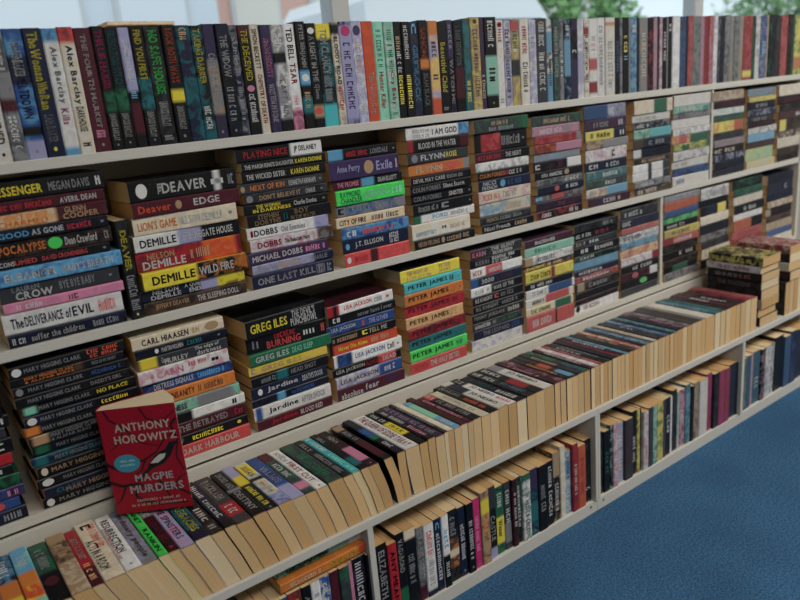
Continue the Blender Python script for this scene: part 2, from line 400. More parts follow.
# ---------------------------------------------------------------- the books
DATA = '''B 1 .1313 .0066 .9832 .0294 .1967 .1294 1.1 .000~k|y.1-.5:MESSENGER|e.55-.88:MEGAN DAVIS|w.93-.97:#1~black paperback titled Messenger, topmost in the first stack, upper stacked shelf
B 1 .1337 .0043 .9638 .0190 .1903 .1285 1.1 .000~dk|r.1-.55:#14|w.62-.93:AVERIL DEAN~maroon paperback with red lettering, second in the first stack, upper stacked shelf
B 1 .1336 .0043 .9384 .0250 .1910 .1274 -.6 .000~ui|=dv.57-1|o.1-.5/.1-.5:CHARMED|o.14-.5/.55-.9:#12|f.64-.82/.52-.9:GLENN|f.62-.92/.1-.5:COOPER~peach paperback with orange lettering, third in the first stack, upper stacked shelf
B 1 .1309 .0025 .9190 .0190 .1901 .1312 -.5 .000~kn|s.1-.34:GOOD|w.36-.62:AS GONE|r.65-.85:#6|*w.93-.97~black paperback with white lettering, fourth in the first stack, upper stacked shelf
B 1 .1325 .0066 .8907 .0279 .1914 .1282 -.9 .000~kv|o.02-.44:APOCALYPSE|*G.46-.58|w.6-.87:Dean Crawford|e.92-.97:#2~black paperback titled Apocalypse, fifth in the first stack, upper stacked shelf
B 1 .1274 .0071 .8743 .0160 .1900 .1242 -.7 .000~k|w.08-.2:CONS|c.2-.38:UMED|c.42-.8:DAVID CRONENBERG|*w.93-.97~black paperback with coral red lettering, sixth in the first stack, upper stacked shelf
B 1 .1342 .0030 .8474 .0265 .1979 .1274 1.1 .000~sb|w.05-.45:ELEANOR|n.3-.42:#3|w.5-.92:BABY'S BREATH~pale blue paperback with white lettering, seventh in the first stack, upper stacked shelf
B 1 .1318 .0076 .8191 .0279 .1918 .1317 .5 .000~E|e.1-.32/.58-.92:LAUREN|w.12-.42/.08-.55:CROW|e.48-.78:BYE BYE BABY|*w.9-.94~charcoal paperback titled Bye Bye Baby, eighth in the first stack, upper stacked shelf
B 1 .1335 .0035 .8012 .0175 .1927 .1235 -.8 .000~p|d.52-.6:#2|w.1-.3:#5~pink paperback with white lettering, ninth in the first stack, upper stacked shelf
B 1 .1269 .0052 .7654 .0354 .1927 .1288 -1.2 .000~w|n.06-.16:The|n.17-.48:DELIVERANCE|n.5-.55:of|k.56-.74:EVIL|c.77-.93/.2-.8:#6~white paperback titled Deliverance, tenth in the first stack, upper stacked shelf
B 1 .1291 .0067 .7430 .0220 .1928 .1252 -.0 .000~nk|w.03-.13:#3|w.18-.62:suffer the children|e.7-.92:#8~navy paperback titled Suffer The Children, lowest in the first stack, upper stacked shelf
B 1 .3626 .0014 .9498 .0377 .2040 .1222 1.1 .000~k|*w.06-.16|w.25-.3:JEFF|w.29-.7:DEAVER|w.75-.87/.35-.62:I|=w.78-.84|e.92-.97:#2~black paperback with white lettering, topmost in the second stack, upper stacked shelf
B 1 .3636 .0011 .9226 .0268 .2052 .1257 .7 .000~d|O.05-.34:Deaver|*f.38-.44|w.55-.8:EDGE~maroon paperback titled Edge, second in the second stack, upper stacked shelf
B 1 .3610 .0013 .8899 .0322 .1977 .1316 -.8 .000~i|o.04-.4:LION'S GAME|w.42-.85:NELSON DEMILLE|*e.9-.96~cream paperback titled Lion's Game, third in the second stack, upper stacked shelf
B 1 .3568 .0075 .8609 .0286 .2044 .1254 1.1 .000~w|=l.4-.62|=k.62-1|k.05-.38:DEMILLE|w.42-.62:THE|w.62-.93:GATE HOUSE~white paperback titled Gate House, fourth in the second stack, upper stacked shelf
B 1 .3566 .0064 .8228 .0377 .2023 .1295 -.9 .000~rd|=Oo.62-.95|f.1-.35/.55-.85:NELSON|w.05-.45/.1-.5:DEMILLE|f.5-.68:#5~red paperback with white lettering, fifth in the second stack, upper stacked shelf
B 1 .3588 .0013 .7902 .0322 .2054 .1229 1.1 .000~y|=ko.5-1|k.08-.48:DEMILLE|w.52-.86:WILD FIRE~yellow paperback titled Wild Fire, sixth in the second stack, upper stacked shelf
B 1 .3543 .0074 .7666 .0232 .2031 .1312 -.4 .000~nk|=yv.72-1|=l.55-.72|w.1-.34/.5-.95:NELSON|w.08-.36/.05-.45:DEMILLE|w.4-.58/.5-.95:A QUIET|w.44-.55/.05-.45:END~navy paperback with white lettering, seventh in the second stack, upper stacked shelf
B 1 .3550 .0032 .7430 .0232 .2004 .1228 -.8 .000~vk|f.1-.42:JEFFERY DEAVER|w.5-.92:THE SLEEPING DOLL~brown paperback titled The Sleeping Doll, lowest in the second stack, upper stacked shelf
B 1 .5772 .0080 .9930 .0266 .1884 .1085 -.8 .000~k|=w.62-1|r.08-.58:PLAYING NICE|k.66-.94:JP DELANEY~black paperback titled Playing Nice, topmost in the third stack, upper stacked shelf
B 1 .5832 .0038 .9750 .0176 .1870 .1139 -.6 .000~k|w.03-.6:THE MARSH KING'S DAUGHTER|y.62-.95:KAREN DIONNE~black paperback titled The Marsh King's Daughter, second in the third stack, upper stacked shelf
B 1 .5812 .0040 .9534 .0212 .1863 .1172 -1.1 .000~k|w.05-.5:THE WICKED SISTER|y.57-.92:KAREN DIONNE~black paperback titled The Wicked Sister, third in the third stack, upper stacked shelf
B 1 .5741 .0069 .9319 .0212 .1867 .1153 -.9 .000~E|*f.01-.06|o.12-.52:NEXT OF KIN|w.57-.9:KENNETH FARNHAM|*w.94-.98~charcoal paperback titled Next Of Kin, fourth in the third stack, upper stacked shelf
B 1 .5808 .0065 .9121 .0194 .1879 .1123 -.9 .000~Ek|*e.02-.1|f.17-.66:DON'T BELIEVE IT|w.72-.84:CHARLIE|*w.9-.94~charcoal paperback titled Don't Believe It, fifth in the third stack, upper stacked shelf
B 1 .5737 .0031 .8923 .0194 .1898 .1180 -.1 .000~k|y.14-.42/.5-.95:THE WOMAN|y.1-.54/.05-.48:IN DARKNESS|w.58-.86:Charlie Donlea|*w.93-.97~black paperback with yellow lettering, sixth in the third stack, upper stacked shelf
B 1 .5784 .0042 .8671 .0248 .1910 .1293 -.0 .000~k|f.12-.36/.52-.92:STEPHEN|f.08-.38/.08-.48:DOBYNS|t.42-.46:I|f.55-.72/.5-.92:BOY|f.5-.8/.08-.4:IN THE WATER~black paperback titled In The Water, seventh in the third stack, upper stacked shelf
B 1 .5746 .0038 .8419 .0248 .1849 .1118 -.8 .000~w|r.04-.07:I|k.08-.36:DOBBS|e.4-.7:Old Enemies|=lb.82-1~white paperback titled Old Enemies, eighth in the third stack, upper stacked shelf
B 1 .5778 .0054 .8167 .0248 .1909 .1254 -.0 .000~wp|r.08-.36:DOBBS|k.4-.7/.3-.7:The Reluctant Hero|=ve.8-1~white paperback with black lettering, ninth in the third stack, upper stacked shelf
B 1 .5697 .0065 .7916 .0248 .1847 .1116 .9 .000~Pd|w.04-.66:MICHAEL DOBBS|p.7-.95:#6~dark purple paperback with white lettering, tenth in the third stack, upper stacked shelf
B 1 .5746 .0059 .7718 .0194 .1892 .1156 .4 .000~le|=n.75-1|f.3-.65:#9|e.7-.92:CHARLIE~lilac paperback with tan lettering, eleventh in the third stack, upper stacked shelf
B 1 .5702 .0030 .7430 .0284 .1886 .1157 -.0 .000~nP|w.06-.76:ONE LAST KILL|e.78-.97/.15-.85:#6~navy paperback titled One Last Kill, lowest in the third stack, upper stacked shelf
B 1 .7779 .0076 .9712 .0231 .1779 .1138 .4 .000~k|=s0-.2|r.25-.55:#9|e.6-.86:LONSDALE|*w.93-.97~black paperback with red lettering, topmost in the fourth stack, upper stacked shelf
B 1 .7745 .0028 .9307 .0401 .1801 .1126 .4 .000~P|l.1-.42/.3-.75:Anne Perry|*f.48-.62|l.66-.9:Exile|w.95-.97:I~dark purple paperback titled Exile, second in the fourth stack, upper stacked shelf
B 1 .7820 .0066 .9094 .0209 .1811 .1144 -.4 .000~k|=d0-.4|=s.4-.58|p.06-.36:THE PROMISE|w.64-.92:DEAN ELLIOTT~black paperback with pink lettering, third in the fourth stack, upper stacked shelf
B 1 .7829 .0035 .8774 .0316 .1827 .1167 .8 .000~G|g.06-.34/.5-.9:RAYMOND|g.06-.36/.1-.48:CHANDLER|m.4-.75:SILENCED|m.8-.95:#3~bright green paperback with mint lettering, fourth in the fourth stack, upper stacked shelf
B 1 .7838 .0077 .8518 .0252 .1840 .1133 .0 .000~eb|k.02-.1:#1|s.18-.5:KILLERS|e.55-.9:#9~grey paperback, fifth in the fourth stack, upper stacked shelf
B 1 .7807 .0076 .8283 .0231 .1828 .1149 -.1 .000~iu|k.04-.42:CITY OF FIRE|v.5-.9:#8~cream paperback titled City Of Fire, sixth in the fourth stack, upper stacked shelf
B 1 .7864 .0022 .8027 .0252 .1818 .1138 .7 .000~bs|w.07-.2:#2|O.3-.75:#9|*w.9-.95~blue paperback with orange-red lettering, seventh in the fourth stack, upper stacked shelf
B 1 .7875 .0054 .7729 .0295 .1790 .1144 .7 .000~n|*s.04-.1|w.18-.6:J.T. ELLISON|w.7-.84/.5-.9:#5|w.7-.84/.1-.45:#5~navy paperback with white lettering, eighth in the fourth stack, upper stacked shelf
B 1 .7894 .0021 .7430 .0295 .1755 .1145 -.1 .000~c|*w.03-.09|=d.38-.5|r.12-.34:#6~coral red paperback with red lettering, lowest in the fourth stack, upper stacked shelf
B 1 .9854 .0054 .9923 .0273 .1849 .1127 -1.1 .000~w|+kE|=sb.82-1|e.1-.35/.55-.85:#7|e.1-.35/.15-.45:#7|k.4-.8:I AM GOD~white paperback titled I Am God, topmost in the fifth stack, upper stacked shelf
B 1 .9847 .0019 .9646 .0273 .1793 .1098 -.4 .000~k|=r0-.08|w.16-.78:BLOOD IN THE WATER|=d.85-1~black paperback titled Blood In The Water, second in the fifth stack, upper stacked shelf
B 1 .9837 .0043 .9390 .0252 .1791 .1141 -.3 .000~E|*e.05-.15|w.2-.6:FLYNN|y.62-.8:ROSE~charcoal paperback with white lettering, third in the fifth stack, upper stacked shelf
B 1 .9861 .0073 .9113 .0273 .1809 .1121 -1.2 .000~oc|=e.9-1|i.12-.54:FLYNN|c.58-.85:#7~orange paperback with cream lettering, fourth in the fifth stack, upper stacked shelf
B 1 .9831 .0018 .8922 .0188 .1825 .1117 .8 .000~k|w.03-.55:DEVIL MAY CARE|e.58-.85:#9~black paperback titled Devil May Care, fifth in the fifth stack, upper stacked shelf
B 1 .9805 .0017 .8708 .0209 .1843 .1114 .1 .000~k|e.03-.48:COLIN FORBES|w.52-.88:Silent Storm~black paperback with grey lettering, sixth in the fifth stack, upper stacked shelf
B 1 .9843 .0067 .8495 .0209 .1874 .1161 -.2 .000~k|e.04-.48:COLIN FORBES|w.6-.84:SINISTER|*w.93-.97~black paperback titled Sinister, seventh in the fifth stack, upper stacked shelf
B 1 .9840 .0020 .8240 .0252 .1821 .1136 .2 .000~k|e.08-.4:#9|e.46-.58:#1|*w.93-.97~black paperback with grey lettering, eighth in the fifth stack, upper stacked shelf
B 1 .9859 .0053 .8027 .0209 .1875 .1169 -.4 .000~w|=g0-.12|s.3-.55:FORD|e.6-.88:#8~white paperback with grey lettering, ninth in the fifth stack, upper stacked shelf
B 1 .9773 .0050 .7664 .0358 .1797 .1094 .3 .000~iw|s.06-.4/.2-.5:HARVEST SKY|k.5-.57/.4-.6:#1|f.62-.9/.3-.6:#8~cream paperback with pale blue lettering, tenth in the fifth stack, upper stacked shelf
B 1 .9816 .0036 .7430 .0230 .1868 .1103 -.2 .000~k|f.06-.4:HELEN FIELDING|*f.43-.49|f.52-.9:#10~black paperback with tan lettering, lowest in the fifth stack, upper stacked shelf
B 1 1.1849 .0037 .9873 .0323 .1852 .1171 1.1 .000~Eg|f.3-.6/.5-.85:#7|e.25-.7/.1-.4:#9|=g.88-1~charcoal paperback with grey lettering, topmost in the sixth stack, upper stacked shelf
B 1 1.1884 .0079 .9415 .0454 .1788 .1122 -.0 .000~k|=rc.12-.48|e.5-.85:#7|*w.9-.95~black paperback with grey lettering, second in the sixth stack, upper stacked shelf
B 1 1.1868 .0044 .9175 .0236 .1853 .1128 -.5 .000~k|=d0-.5|r.05-.44:#8|w.54-.84:THE NIGHT~black paperback with red lettering, third in the sixth stack, upper stacked shelf
B 1 1.1857 .0041 .8957 .0214 .1820 .1158 -.5 .000~we~white paperback, fourth in the sixth stack, upper stacked shelf
B 1 1.1918 .0047 .8739 .0214 .1766 .1174 -.5 .000~k|o.03-.5:COLIN FORBES|r.5-.58:#1|w.6-.84:#5~black paperback with orange lettering, fifth in the sixth stack, upper stacked shelf
B 1 1.1921 .0029 .8477 .0258 .1786 .1179 -.8 .000~n|w.08-.32/.5-.9:NICCI|w.06-.34/.1-.45:FRENCH|*s.4-.5|b.55-.8:#5~navy paperback with white lettering, sixth in the sixth stack, upper stacked shelf
B 1 1.1888 .0043 .8172 .0301 .1819 .1140 .3 .000~ip|c.08-.38:#8|e.45-.7:#5~cream paperback with coral red lettering, seventh in the sixth stack, upper stacked shelf
B 1 1.1932 .0063 .7844 .0323 .1775 .1133 -.5 .000~is|s.08-.38:#8|f.42-.8:#8~cream paperback with tan lettering, eighth in the sixth stack, upper stacked shelf
B 0 1.1904 .0047 .7648 .0192 .1791 .1116 -.1 .000~Ek|f.12-.34:FRENCH|e.38-.8:#9~
B 1 1.1941 .0013 .7430 .0214 .1817 .1126 -.6 .000~k|w.04-.52:Nicci French|f.58-.85:#5~black paperback with white lettering, lowest in the sixth stack, upper stacked shelf
B 1 1.3882 .0048 .9844 .0249 .1872 .1158 -1.2 .000~Eg|f.2-.75:#12~charcoal paperback with tan lettering, topmost in the seventh stack, upper stacked shelf
B 1 1.3848 .0060 .9591 .0249 .1844 .1128 .3 .000~pe|w.15-.6:#8~pink paperback with white lettering, second in the seventh stack, upper stacked shelf
B 0 1.3891 .0037 .9384 .0203 .1826 .1100 .8 .000~rc|=e.9-1~
B 1 1.3847 .0015 .9154 .0226 .1866 .1149 .8 .000~Od|=p.45-1~orange-red paperback, fourth in the seventh stack, upper stacked shelf
B 0 1.3862 .0065 .8947 .0203 .1817 .1094 1.0 .000~es|e.6-.9:#5~
B 1 1.3871 .0045 .8694 .0249 .1841 .1095 -.4 .000~kd|=w.7-1|w.03-.12:#1~black paperback with white lettering, sixth in the seventh stack, upper stacked shelf
B 0 1.3883 .0015 .8488 .0203 .1865 .1162 -.6 .000~k|w.1-.55:#9|*f.6-.7~
B 0 1.3904 .0012 .8304 .0180 .1851 .1178 .5 .000~Ee|w.6-.9:#4~
B 0 1.3924 .0013 .8097 .0203 .1855 .1102 .8 .000~nk|*c.35-.45|w.6-.85:#4~
B 0 1.3900 .0060 .7890 .0203 .1877 .1109 -.9 .000~ed|=c.35-.6|s.02-.14:#1~
B 0 1.3927 .0053 .7660 .0226 .1805 .1096 -.2 .000~nd|r.45-.6:#3~
B 0 1.3908 .0018 .7430 .0226 .1796 .1087 -.3 .000~kr|w.1-.3:#4|w.7-.9:#4~
B 1 1.5857 .0062 .9831 .0365 .1845 .1093 .9 .000~lb|=b0-.55|w.58-.7:#2|e.75-.95:#3~lilac paperback with grey lettering, topmost in the eighth stack, upper stacked shelf
B 1 1.5896 .0052 .9531 .0296 .1821 .1174 -.0 .000~Pd|e.2-.55:#7|w.8-.9:#2~dark purple paperback with grey lettering, second in the eighth stack, upper stacked shelf
B 1 1.5900 .0059 .9254 .0273 .1798 .1143 -.8 .000~n|=y.04-.7|k.15-.6:#5|w.85-.95:#1~navy paperback with black lettering, third in the eighth stack, upper stacked shelf
B 0 1.5917 .0049 .9023 .0227 .1875 .1106 .3 .000~fv|=e.4-1~
B 1 1.5931 .0063 .8676 .0342 .1816 .1093 .0 .000~wp|k.62-.7:#1|p.2-.5:#5~white paperback with pink lettering, fifth in the eighth stack, upper stacked shelf
B 0 1.5913 .0062 .8423 .0250 .1826 .1151 -.8 .000~n|w.1-.3:#2|w.45-.8:#4~
B 0 1.5954 .0057 .8169 .0250 .1800 .1092 -1.0 .000~te|w.4-.75:#5~
B 0 1.5956 .0071 .7938 .0227 .1814 .1112 -.0 .000~Eg|w.4-.7:#4~
B 0 1.5980 .0061 .7684 .0250 .1795 .1095 -1.1 .000~ie|=s.5-1|o.2-.45:#3~
B 0 1.6000 .0026 .7430 .0250 .1854 .1177 -.9 .000~dP|w.35-.75:#5~
B 1 1.8028 .0020 .9789 .0386 .1882 .1115 .3 .000~iu|=g.5-.85~cream paperback, topmost in the ninth stack, upper stacked shelf
B 0 1.7997 .0053 .9563 .0222 .1838 .1119 -.4 .000~wi|e.1-.6:#9~
B 0 1.7993 .0055 .9358 .0201 .1883 .1123 .7 .000~ne|w.1-.4:#4~
B 0 1.8055 .0051 .9091 .0263 .1855 .1154 .2 .000~mg|=a.45-1~
B 0 1.8023 .0012 .8825 .0263 .1817 .1084 -.7 .000~nE|=v0-.25|e.4-.8:#4~
B 0 1.8067 .0063 .8537 .0283 .1852 .1127 -1.2 .000~nk|=w.02-.22~
B 0 1.8070 .0040 .8353 .0181 .1864 .1090 -.1 .000~vk|f.2-.8:#9~
B 0 1.8016 .0036 .8107 .0242 .1823 .1168 -.3 .000~w|=E.4-.5|=E.8-1~
B 0 1.8020 .0029 .7861 .0242 .1831 .1109 -.8 .000~w|=E.4-.5|=E.8-1~
B 0 1.8030 .0012 .7656 .0201 .1852 .1117 1.0 .000~en|w.1-.5:#5~
B 0 1.8090 .0057 .7430 .0222 .1870 .1175 -.1 .000~vf|i.1-.6:#6~
B 1 1.9974 .0030 .9857 .0339 .2014 .1293 .4 .000~wi~white paperback, topmost in the tenth stack, upper stacked shelf
B 0 1.9980 .0012 .9651 .0202 .1972 .1228 -.6 .000~mt|i.2-.6:#3~
B 0 2.0001 .0035 .9490 .0156 .2042 .1267 -.5 .000~ed~
B 0 1.9994 .0060 .9193 .0294 .2020 .1244 -.8 .000~wi~
B 0 2.0028 .0055 .8987 .0202 .2039 .1318 -.2 .000~we~
B 0 1.9977 .0065 .8735 .0248 .1960 .1224 -.2 .000~ou|=c.2-.4|=g.5-1~
B 0 2.0023 .0046 .8506 .0225 .2043 .1229 -.4 .000~gy~
B 0 1.9987 .0044 .8231 .0271 .2035 .1225 1.0 .000~we~
B 0 2.0004 .0038 .7979 .0248 .1959 .1246 -1.1 .000~wi|e.1-.4:#3~
B 0 2.0019 .0014 .7750 .0225 .1982 .1317 -1.1 .000~bn~
B 0 2.0004 .0038 .7430 .0316 .2000 .1228 .1 .000~wi|b.1-.3:#3~
B 0 2.2123 .0048 .9864 .0295 .1876 .1140 1.0 .000~fi~
B 0 2.2180 .0011 .9635 .0226 .1886 .1129 .1 .000~dk~
B 0 2.2171 .0054 .9405 .0226 .1901 .1311 .5 .000~wm~
B 0 2.2162 .0068 .9198 .0203 .1907 .1232 -.7 .000~gE~
B 0 2.2182 .0064 .8854 .0340 .1875 .1111 .8 .000~yo|=O.7-1~
B 0 2.2181 .0027 .8624 .0226 .1874 .1123 -1.0 .000~Ek~
B 0 2.2230 .0014 .8395 .0226 .1889 .1085 .5 .000~ep~
B 0 2.2215 .0036 .8142 .0249 .1893 .1122 -1.0 .000~kv|i.1-.7:#5~
B 0 2.2238 .0049 .7912 .0226 .1934 .1285 1.0 .000~nl~
B 0 2.2287 .0041 .7683 .0226 .1918 .1286 .8 .000~nk~
B 0 2.2317 .0059 .7430 .0249 .1932 .1301 -.6 .000~nE~
B 0 2.4249 .0015 .9848 .0253 .1796 .1106 -.8 .000~es~
B 0 2.4283 .0014 .9677 .0167 .1810 .1136 .6 .000~yf~
B 0 2.4246 .0019 .9420 .0253 .1789 .1166 -.3 .000~nk|e.3-.7:#3~
B 0 2.4333 .0026 .9206 .0210 .1839 .1116 -.2 .000~nl~
B 0 2.4296 .0051 .8992 .0210 .1785 .1153 .8 .000~Ek|e.2-.7:#5~
B 0 2.4288 .0022 .8821 .0167 .1832 .1125 .5 .000~dk~
B 0 2.4368 .0018 .8607 .0210 .1856 .1171 -.4 .000~we~
B 0 2.4346 .0041 .8329 .0274 .1823 .1174 .6 .000~s~
B 0 2.4365 .0052 .8115 .0210 .1871 .1161 -1.0 .000~vd~
B 0 2.4381 .0078 .7687 .0424 .1789 .1138 -1.1 .000~my~
B 0 2.4402 .0037 .7430 .0253 .1863 .1108 -.7 .000~iy~
B 0 2.6300 .0035 .9738 .0376 .1858 .1104 .6 .000~i~
B 0 2.6329 .0079 .9467 .0268 .1830 .1165 .8 .000~dk~
B 0 2.6366 .0020 .9195 .0268 .1844 .1129 .8 .000~kv~
B 0 2.6336 .0017 .8924 .0268 .1823 .1170 .5 .000~dv|w.7-.9:#1~
B 0 2.6373 .0033 .8516 .0403 .1879 .1166 .4 .000~vk|=y.05-.3~
B 0 2.6422 .0036 .8272 .0240 .1879 .1131 -1.2 .000~vi~
B 0 2.6440 .0037 .7919 .0349 .1824 .1083 -.4 .000~i~
B 0 2.6432 .0043 .7674 .0240 .1842 .1120 .5 .000~vk~
B 0 2.6500 .0075 .7430 .0240 .1881 .1147 .5 .000~kv~
C 0 -.0757 .0035 .6955 .0191 .1726 .1148 .2 .000~kE~
C 0 -.0758 .0015 .6761 .0191 .1680 .1116 -1.0 .000~n|w.5-.9:#5~
C 0 -.0754 .0060 .6566 .0191 .1723 .1173 -.5 .000~kd~
C 0 -.0778 .0015 .6371 .0191 .1719 .1147 .6 .000~k|w.5-.9:#4~
C 0 -.0723 .0058 .6163 .0204 .1735 .1154 .8 .000~k|w.8-.95:#2~
C 0 -.0751 .0046 .5969 .0191 .1673 .1104 1.0 .000~E|w.6-.9:#5~
C 0 -.0722 .0038 .5709 .0256 .1703 .1119 -1.2 .000~k|w.8-.92:#1~
C 0 -.0786 .0073 .5488 .0217 .1713 .1141 1.0 .000~r|w.5-.85:#4~
C 0 -.0769 .0058 .5320 .0165 .1664 .1152 .1 .000~k|w.7-.9:#3~
C 0 -.0770 .0025 .5099 .0217 .1734 .1107 -.5 .000~gk|w.45-.82:IMPACT~
C 0 -.0750 .0022 .4891 .0204 .1735 .1157 .3 .000~Pb|O.6-.76:N|p.82-.94:#2~
C 0 -.0782 .0050 .4697 .0191 .1660 .1168 .8 .000~bP|w.4-.62:BET|*c.74-.86~
C 1 -.0742 .0040 .4450 .0243 .1692 .1170 .1 .000~nk|w.35-.66:1000|e.78-.94:#3~navy paperback titled 1000, lowest in the first stack, lower stacked shelf
C 1 .1171 .0052 .6926 .0200 .1897 .1099 1.1 .000~k|*w.02-.1|e.12-.6/.3-.7:MARY HIGGINS CLARK|O.66-.94/.5-.95:#7|O.68-.92/.08-.45:#6~black paperback with grey lettering, topmost in the second stack, lower stacked shelf
C 1 .1151 .0049 .6770 .0153 .1882 .1098 .2 .000~k|o.12-.54/.5-.9:MARY HIGGINS CLARK|o.12-.54/.08-.42:& ALAFAIR BURKE|=v.54-.62|e.7-.92/.3-.7:PIECE OF MY HEART~black paperback with orange lettering, second in the second stack, lower stacked shelf
C 1 .1167 .0055 .6581 .0184 .1925 .1293 .5 .000~k|*e.02-.08|e.12-.58/.3-.7:MARY HIGGINS CLARK|b.66-.92/.3-.7:#9~black paperback with grey lettering, third in the second stack, lower stacked shelf
C 1 .1159 .0068 .6393 .0184 .1916 .1252 1.1 .000~k|e.1-.55/.3-.7:MARY HIGGINS CLARK|e.64-.92/.3-.7:DADDY'S GIRL~black paperback with grey lettering, fourth in the second stack, lower stacked shelf
C 1 .1225 .0075 .6205 .0184 .1930 .1290 -.7 .000~k|=m.02-.12|e.14-.58/.3-.7:MARY HIGGINS CLARK|y.64-.92/.3-.7:NO PLACE~black paperback with grey lettering, fifth in the second stack, lower stacked shelf
C 1 .1227 .0017 .6017 .0184 .1915 .1236 -.7 .000~kn|*w.02-.1|e.13-.58/.3-.7:MARY HIGGINS CLARK|y.66-.9/.3-.7:#7~black paperback with grey lettering, sixth in the second stack, lower stacked shelf
C 1 .1169 .0053 .5829 .0184 .1886 .1156 -.9 .000~k|=o.02-.14|e.16-.6/.3-.7:MARY HIGGINS CLARK|f.66-.9/.3-.7:#6~black paperback with grey lettering, seventh in the second stack, lower stacked shelf
C 1 .1223 .0066 .5641 .0184 .1945 .1312 .5 .000~k|=f.03-.16|e.18-.6/.5-.9:MARY HIGGINS CLARK|e.18-.52/.08-.42:& ALAFAIR BURKE~black paperback with grey lettering, eighth in the second stack, lower stacked shelf
C 1 .1244 .0078 .5453 .0184 .1928 .1230 -1.0 .000~k|=g.03-.14|e.2-.62/.3-.7:MARY HIGGINS CLARK~black paperback with grey lettering, ninth in the second stack, lower stacked shelf
C 1 .1175 .0036 .5265 .0184 .1891 .1148 -.1 .000~nt|=t.04-.14|e.2-.64/.3-.7:MARY HIGGINS CLARK~navy paperback with grey lettering, tenth in the second stack, lower stacked shelf
C 1 .1232 .0038 .5046 .0215 .1879 .1118 .1 .000~k|*i.03-.09|f.12-.84/.3-.7:MARY HIGGINS CLARK~black paperback with tan lettering, eleventh in the second stack, lower stacked shelf
C 1 .1185 .0036 .4857 .0184 .1926 .1270 .4 .000~k|*w.04-.14|e.22-.64/.3-.7:MARY HIGGINS CLARK|=Ps.68-.95~black paperback with grey lettering, twelfth in the second stack, lower stacked shelf
C 1 .1255 .0015 .4654 .0200 .1957 .1292 .6 .000~nP|t.1-.32/.3-.7:CLARK|f.18-.85/.02-.55:MARY HIGGINS CLARK~navy paperback with tan lettering, thirteenth in the second stack, lower stacked shelf
C 1 .1205 .0044 .4450 .0200 .1882 .1154 -.4 .000~k|*w.03-.1|e.14-.86/.3-.7:MARY HIGGINS CLARK~black paperback with grey lettering, lowest in the second stack, lower stacked shelf
C 1 .3189 .0030 .6842 .0239 .1786 .1150 -.0 .000~i|k.1-.6:CARL HIAASEN|f.64-.72:#2|*f.78-.94~cream paperback with black lettering, topmost in the third stack, lower stacked shelf
C 1 .3217 .0031 .6651 .0187 .1804 .1165 -.4 .000~kn|*w.2-.24|w.27-.5:MARTIN HOLMEN|t.52-.7:#5|*w.88-.92~black paperback with white lettering, second in the third stack, lower stacked shelf
C 1 .3237 .0039 .6426 .0221 .1756 .1147 -.6 .000~E|=y.02-.2|w.25-.34:Cameron|w.28-.54/.08-.55:HURLEY|w.62-.9/.5-.95:The edge of|w.64-.92/.05-.5:darkness~charcoal paperback with white lettering, third in the third stack, lower stacked shelf
C 1 .3190 .0017 .6148 .0273 .1776 .1178 -.1 .000~wp|*p.12-.16|p.19-.48:CABIN|r.54-.74/.5-.85:#6|k.8-.88/.4-.65:#1~white paperback titled Cabin, fourth in the third stack, lower stacked shelf
C 1 .3240 .0075 .5923 .0221 .1787 .1116 -1.0 .000~bn|w.12-.55:DISTRESS SIGNALS|s.6-.9:#11~blue paperback titled Distress Signals, fifth in the third stack, lower stacked shelf
C 1 .3293 .0064 .5646 .0273 .1752 .1082 -.3 .000~o|v.25-.52:INSANITY|v.56-.85:#7~orange paperback titled Insanity, sixth in the third stack, lower stacked shelf
C 1 .3304 .0037 .5403 .0239 .1793 .1085 .0 .000~me|n.05-.38:DARKNESS|=e.5-.9~mint paperback with navy lettering, seventh in the third stack, lower stacked shelf
C 1 .3334 .0041 .5195 .0204 .1839 .1089 -.1 .000~w|=k.2-.4|k.85-.9:#1~white paperback with black lettering, eighth in the third stack, lower stacked shelf
C 1 .3335 .0058 .4935 .0256 .1838 .1085 .0 .000~d|w.06-.12:#1|w.22-.78:THE BETRAYED|r.86-.95:#2~maroon paperback titled The Betrayed, ninth in the third stack, lower stacked shelf
C 1 .3345 .0040 .4727 .0204 .1822 .1170 .2 .000~k|y.35-.7:#9|*y.86-.93|e.1-.25:WOLF~black paperback with yellow lettering, tenth in the third stack, lower stacked shelf
C 1 .3367 .0013 .4450 .0273 .1809 .1157 -1.1 .000~c|w.2-.86:DARK HARBOUR~coral red paperback titled Dark Harbour, lowest in the third stack, lower stacked shelf
C 1 .5378 .0068 .6474 .0376 .1905 .1221 3.0 .000~k|+kE|y.05-.5:GREG ILES|w.56-.86/.5-.95:THE DEVIL'S|w.54-.88/.05-.5:PUNCHBOWL~black paperback titled Punchbowl, topmost in the fourth stack, lower stacked shelf
C 1 .5398 .0034 .6113 .0357 .1842 .1122 -3.0 .000~k|e.05-.14:#2|c.24-.66/.05-.5:BURNING|r.34-.6/.55-.9:#7|w.7-.84/.3-.6:#2|c.93-.97:#1~black paperback titled Burning, second in the fourth stack, lower stacked shelf
C 1 .5402 .0025 .5860 .0249 .1916 .1247 -.2 .000~g|w.06-.46:GREG ILES|m.5-.76:DEAD SLEEP~green paperback titled Dead Sleep, third in the fourth stack, lower stacked shelf
C 1 .5355 .0057 .5643 .0213 .1853 .1097 -.9 .000~yu|f.15-.66:GREG ILES|e.03-.08:#1~yellow paperback with tan lettering, fourth in the fourth stack, lower stacked shelf
C 1 .5347 .0037 .5426 .0213 .1833 .1169 1.0 .000~k|=t.32-.46|e.12-.3:#7|e.5-.84:HEAD SHOT~black paperback titled Head Shot, fifth in the fourth stack, lower stacked shelf
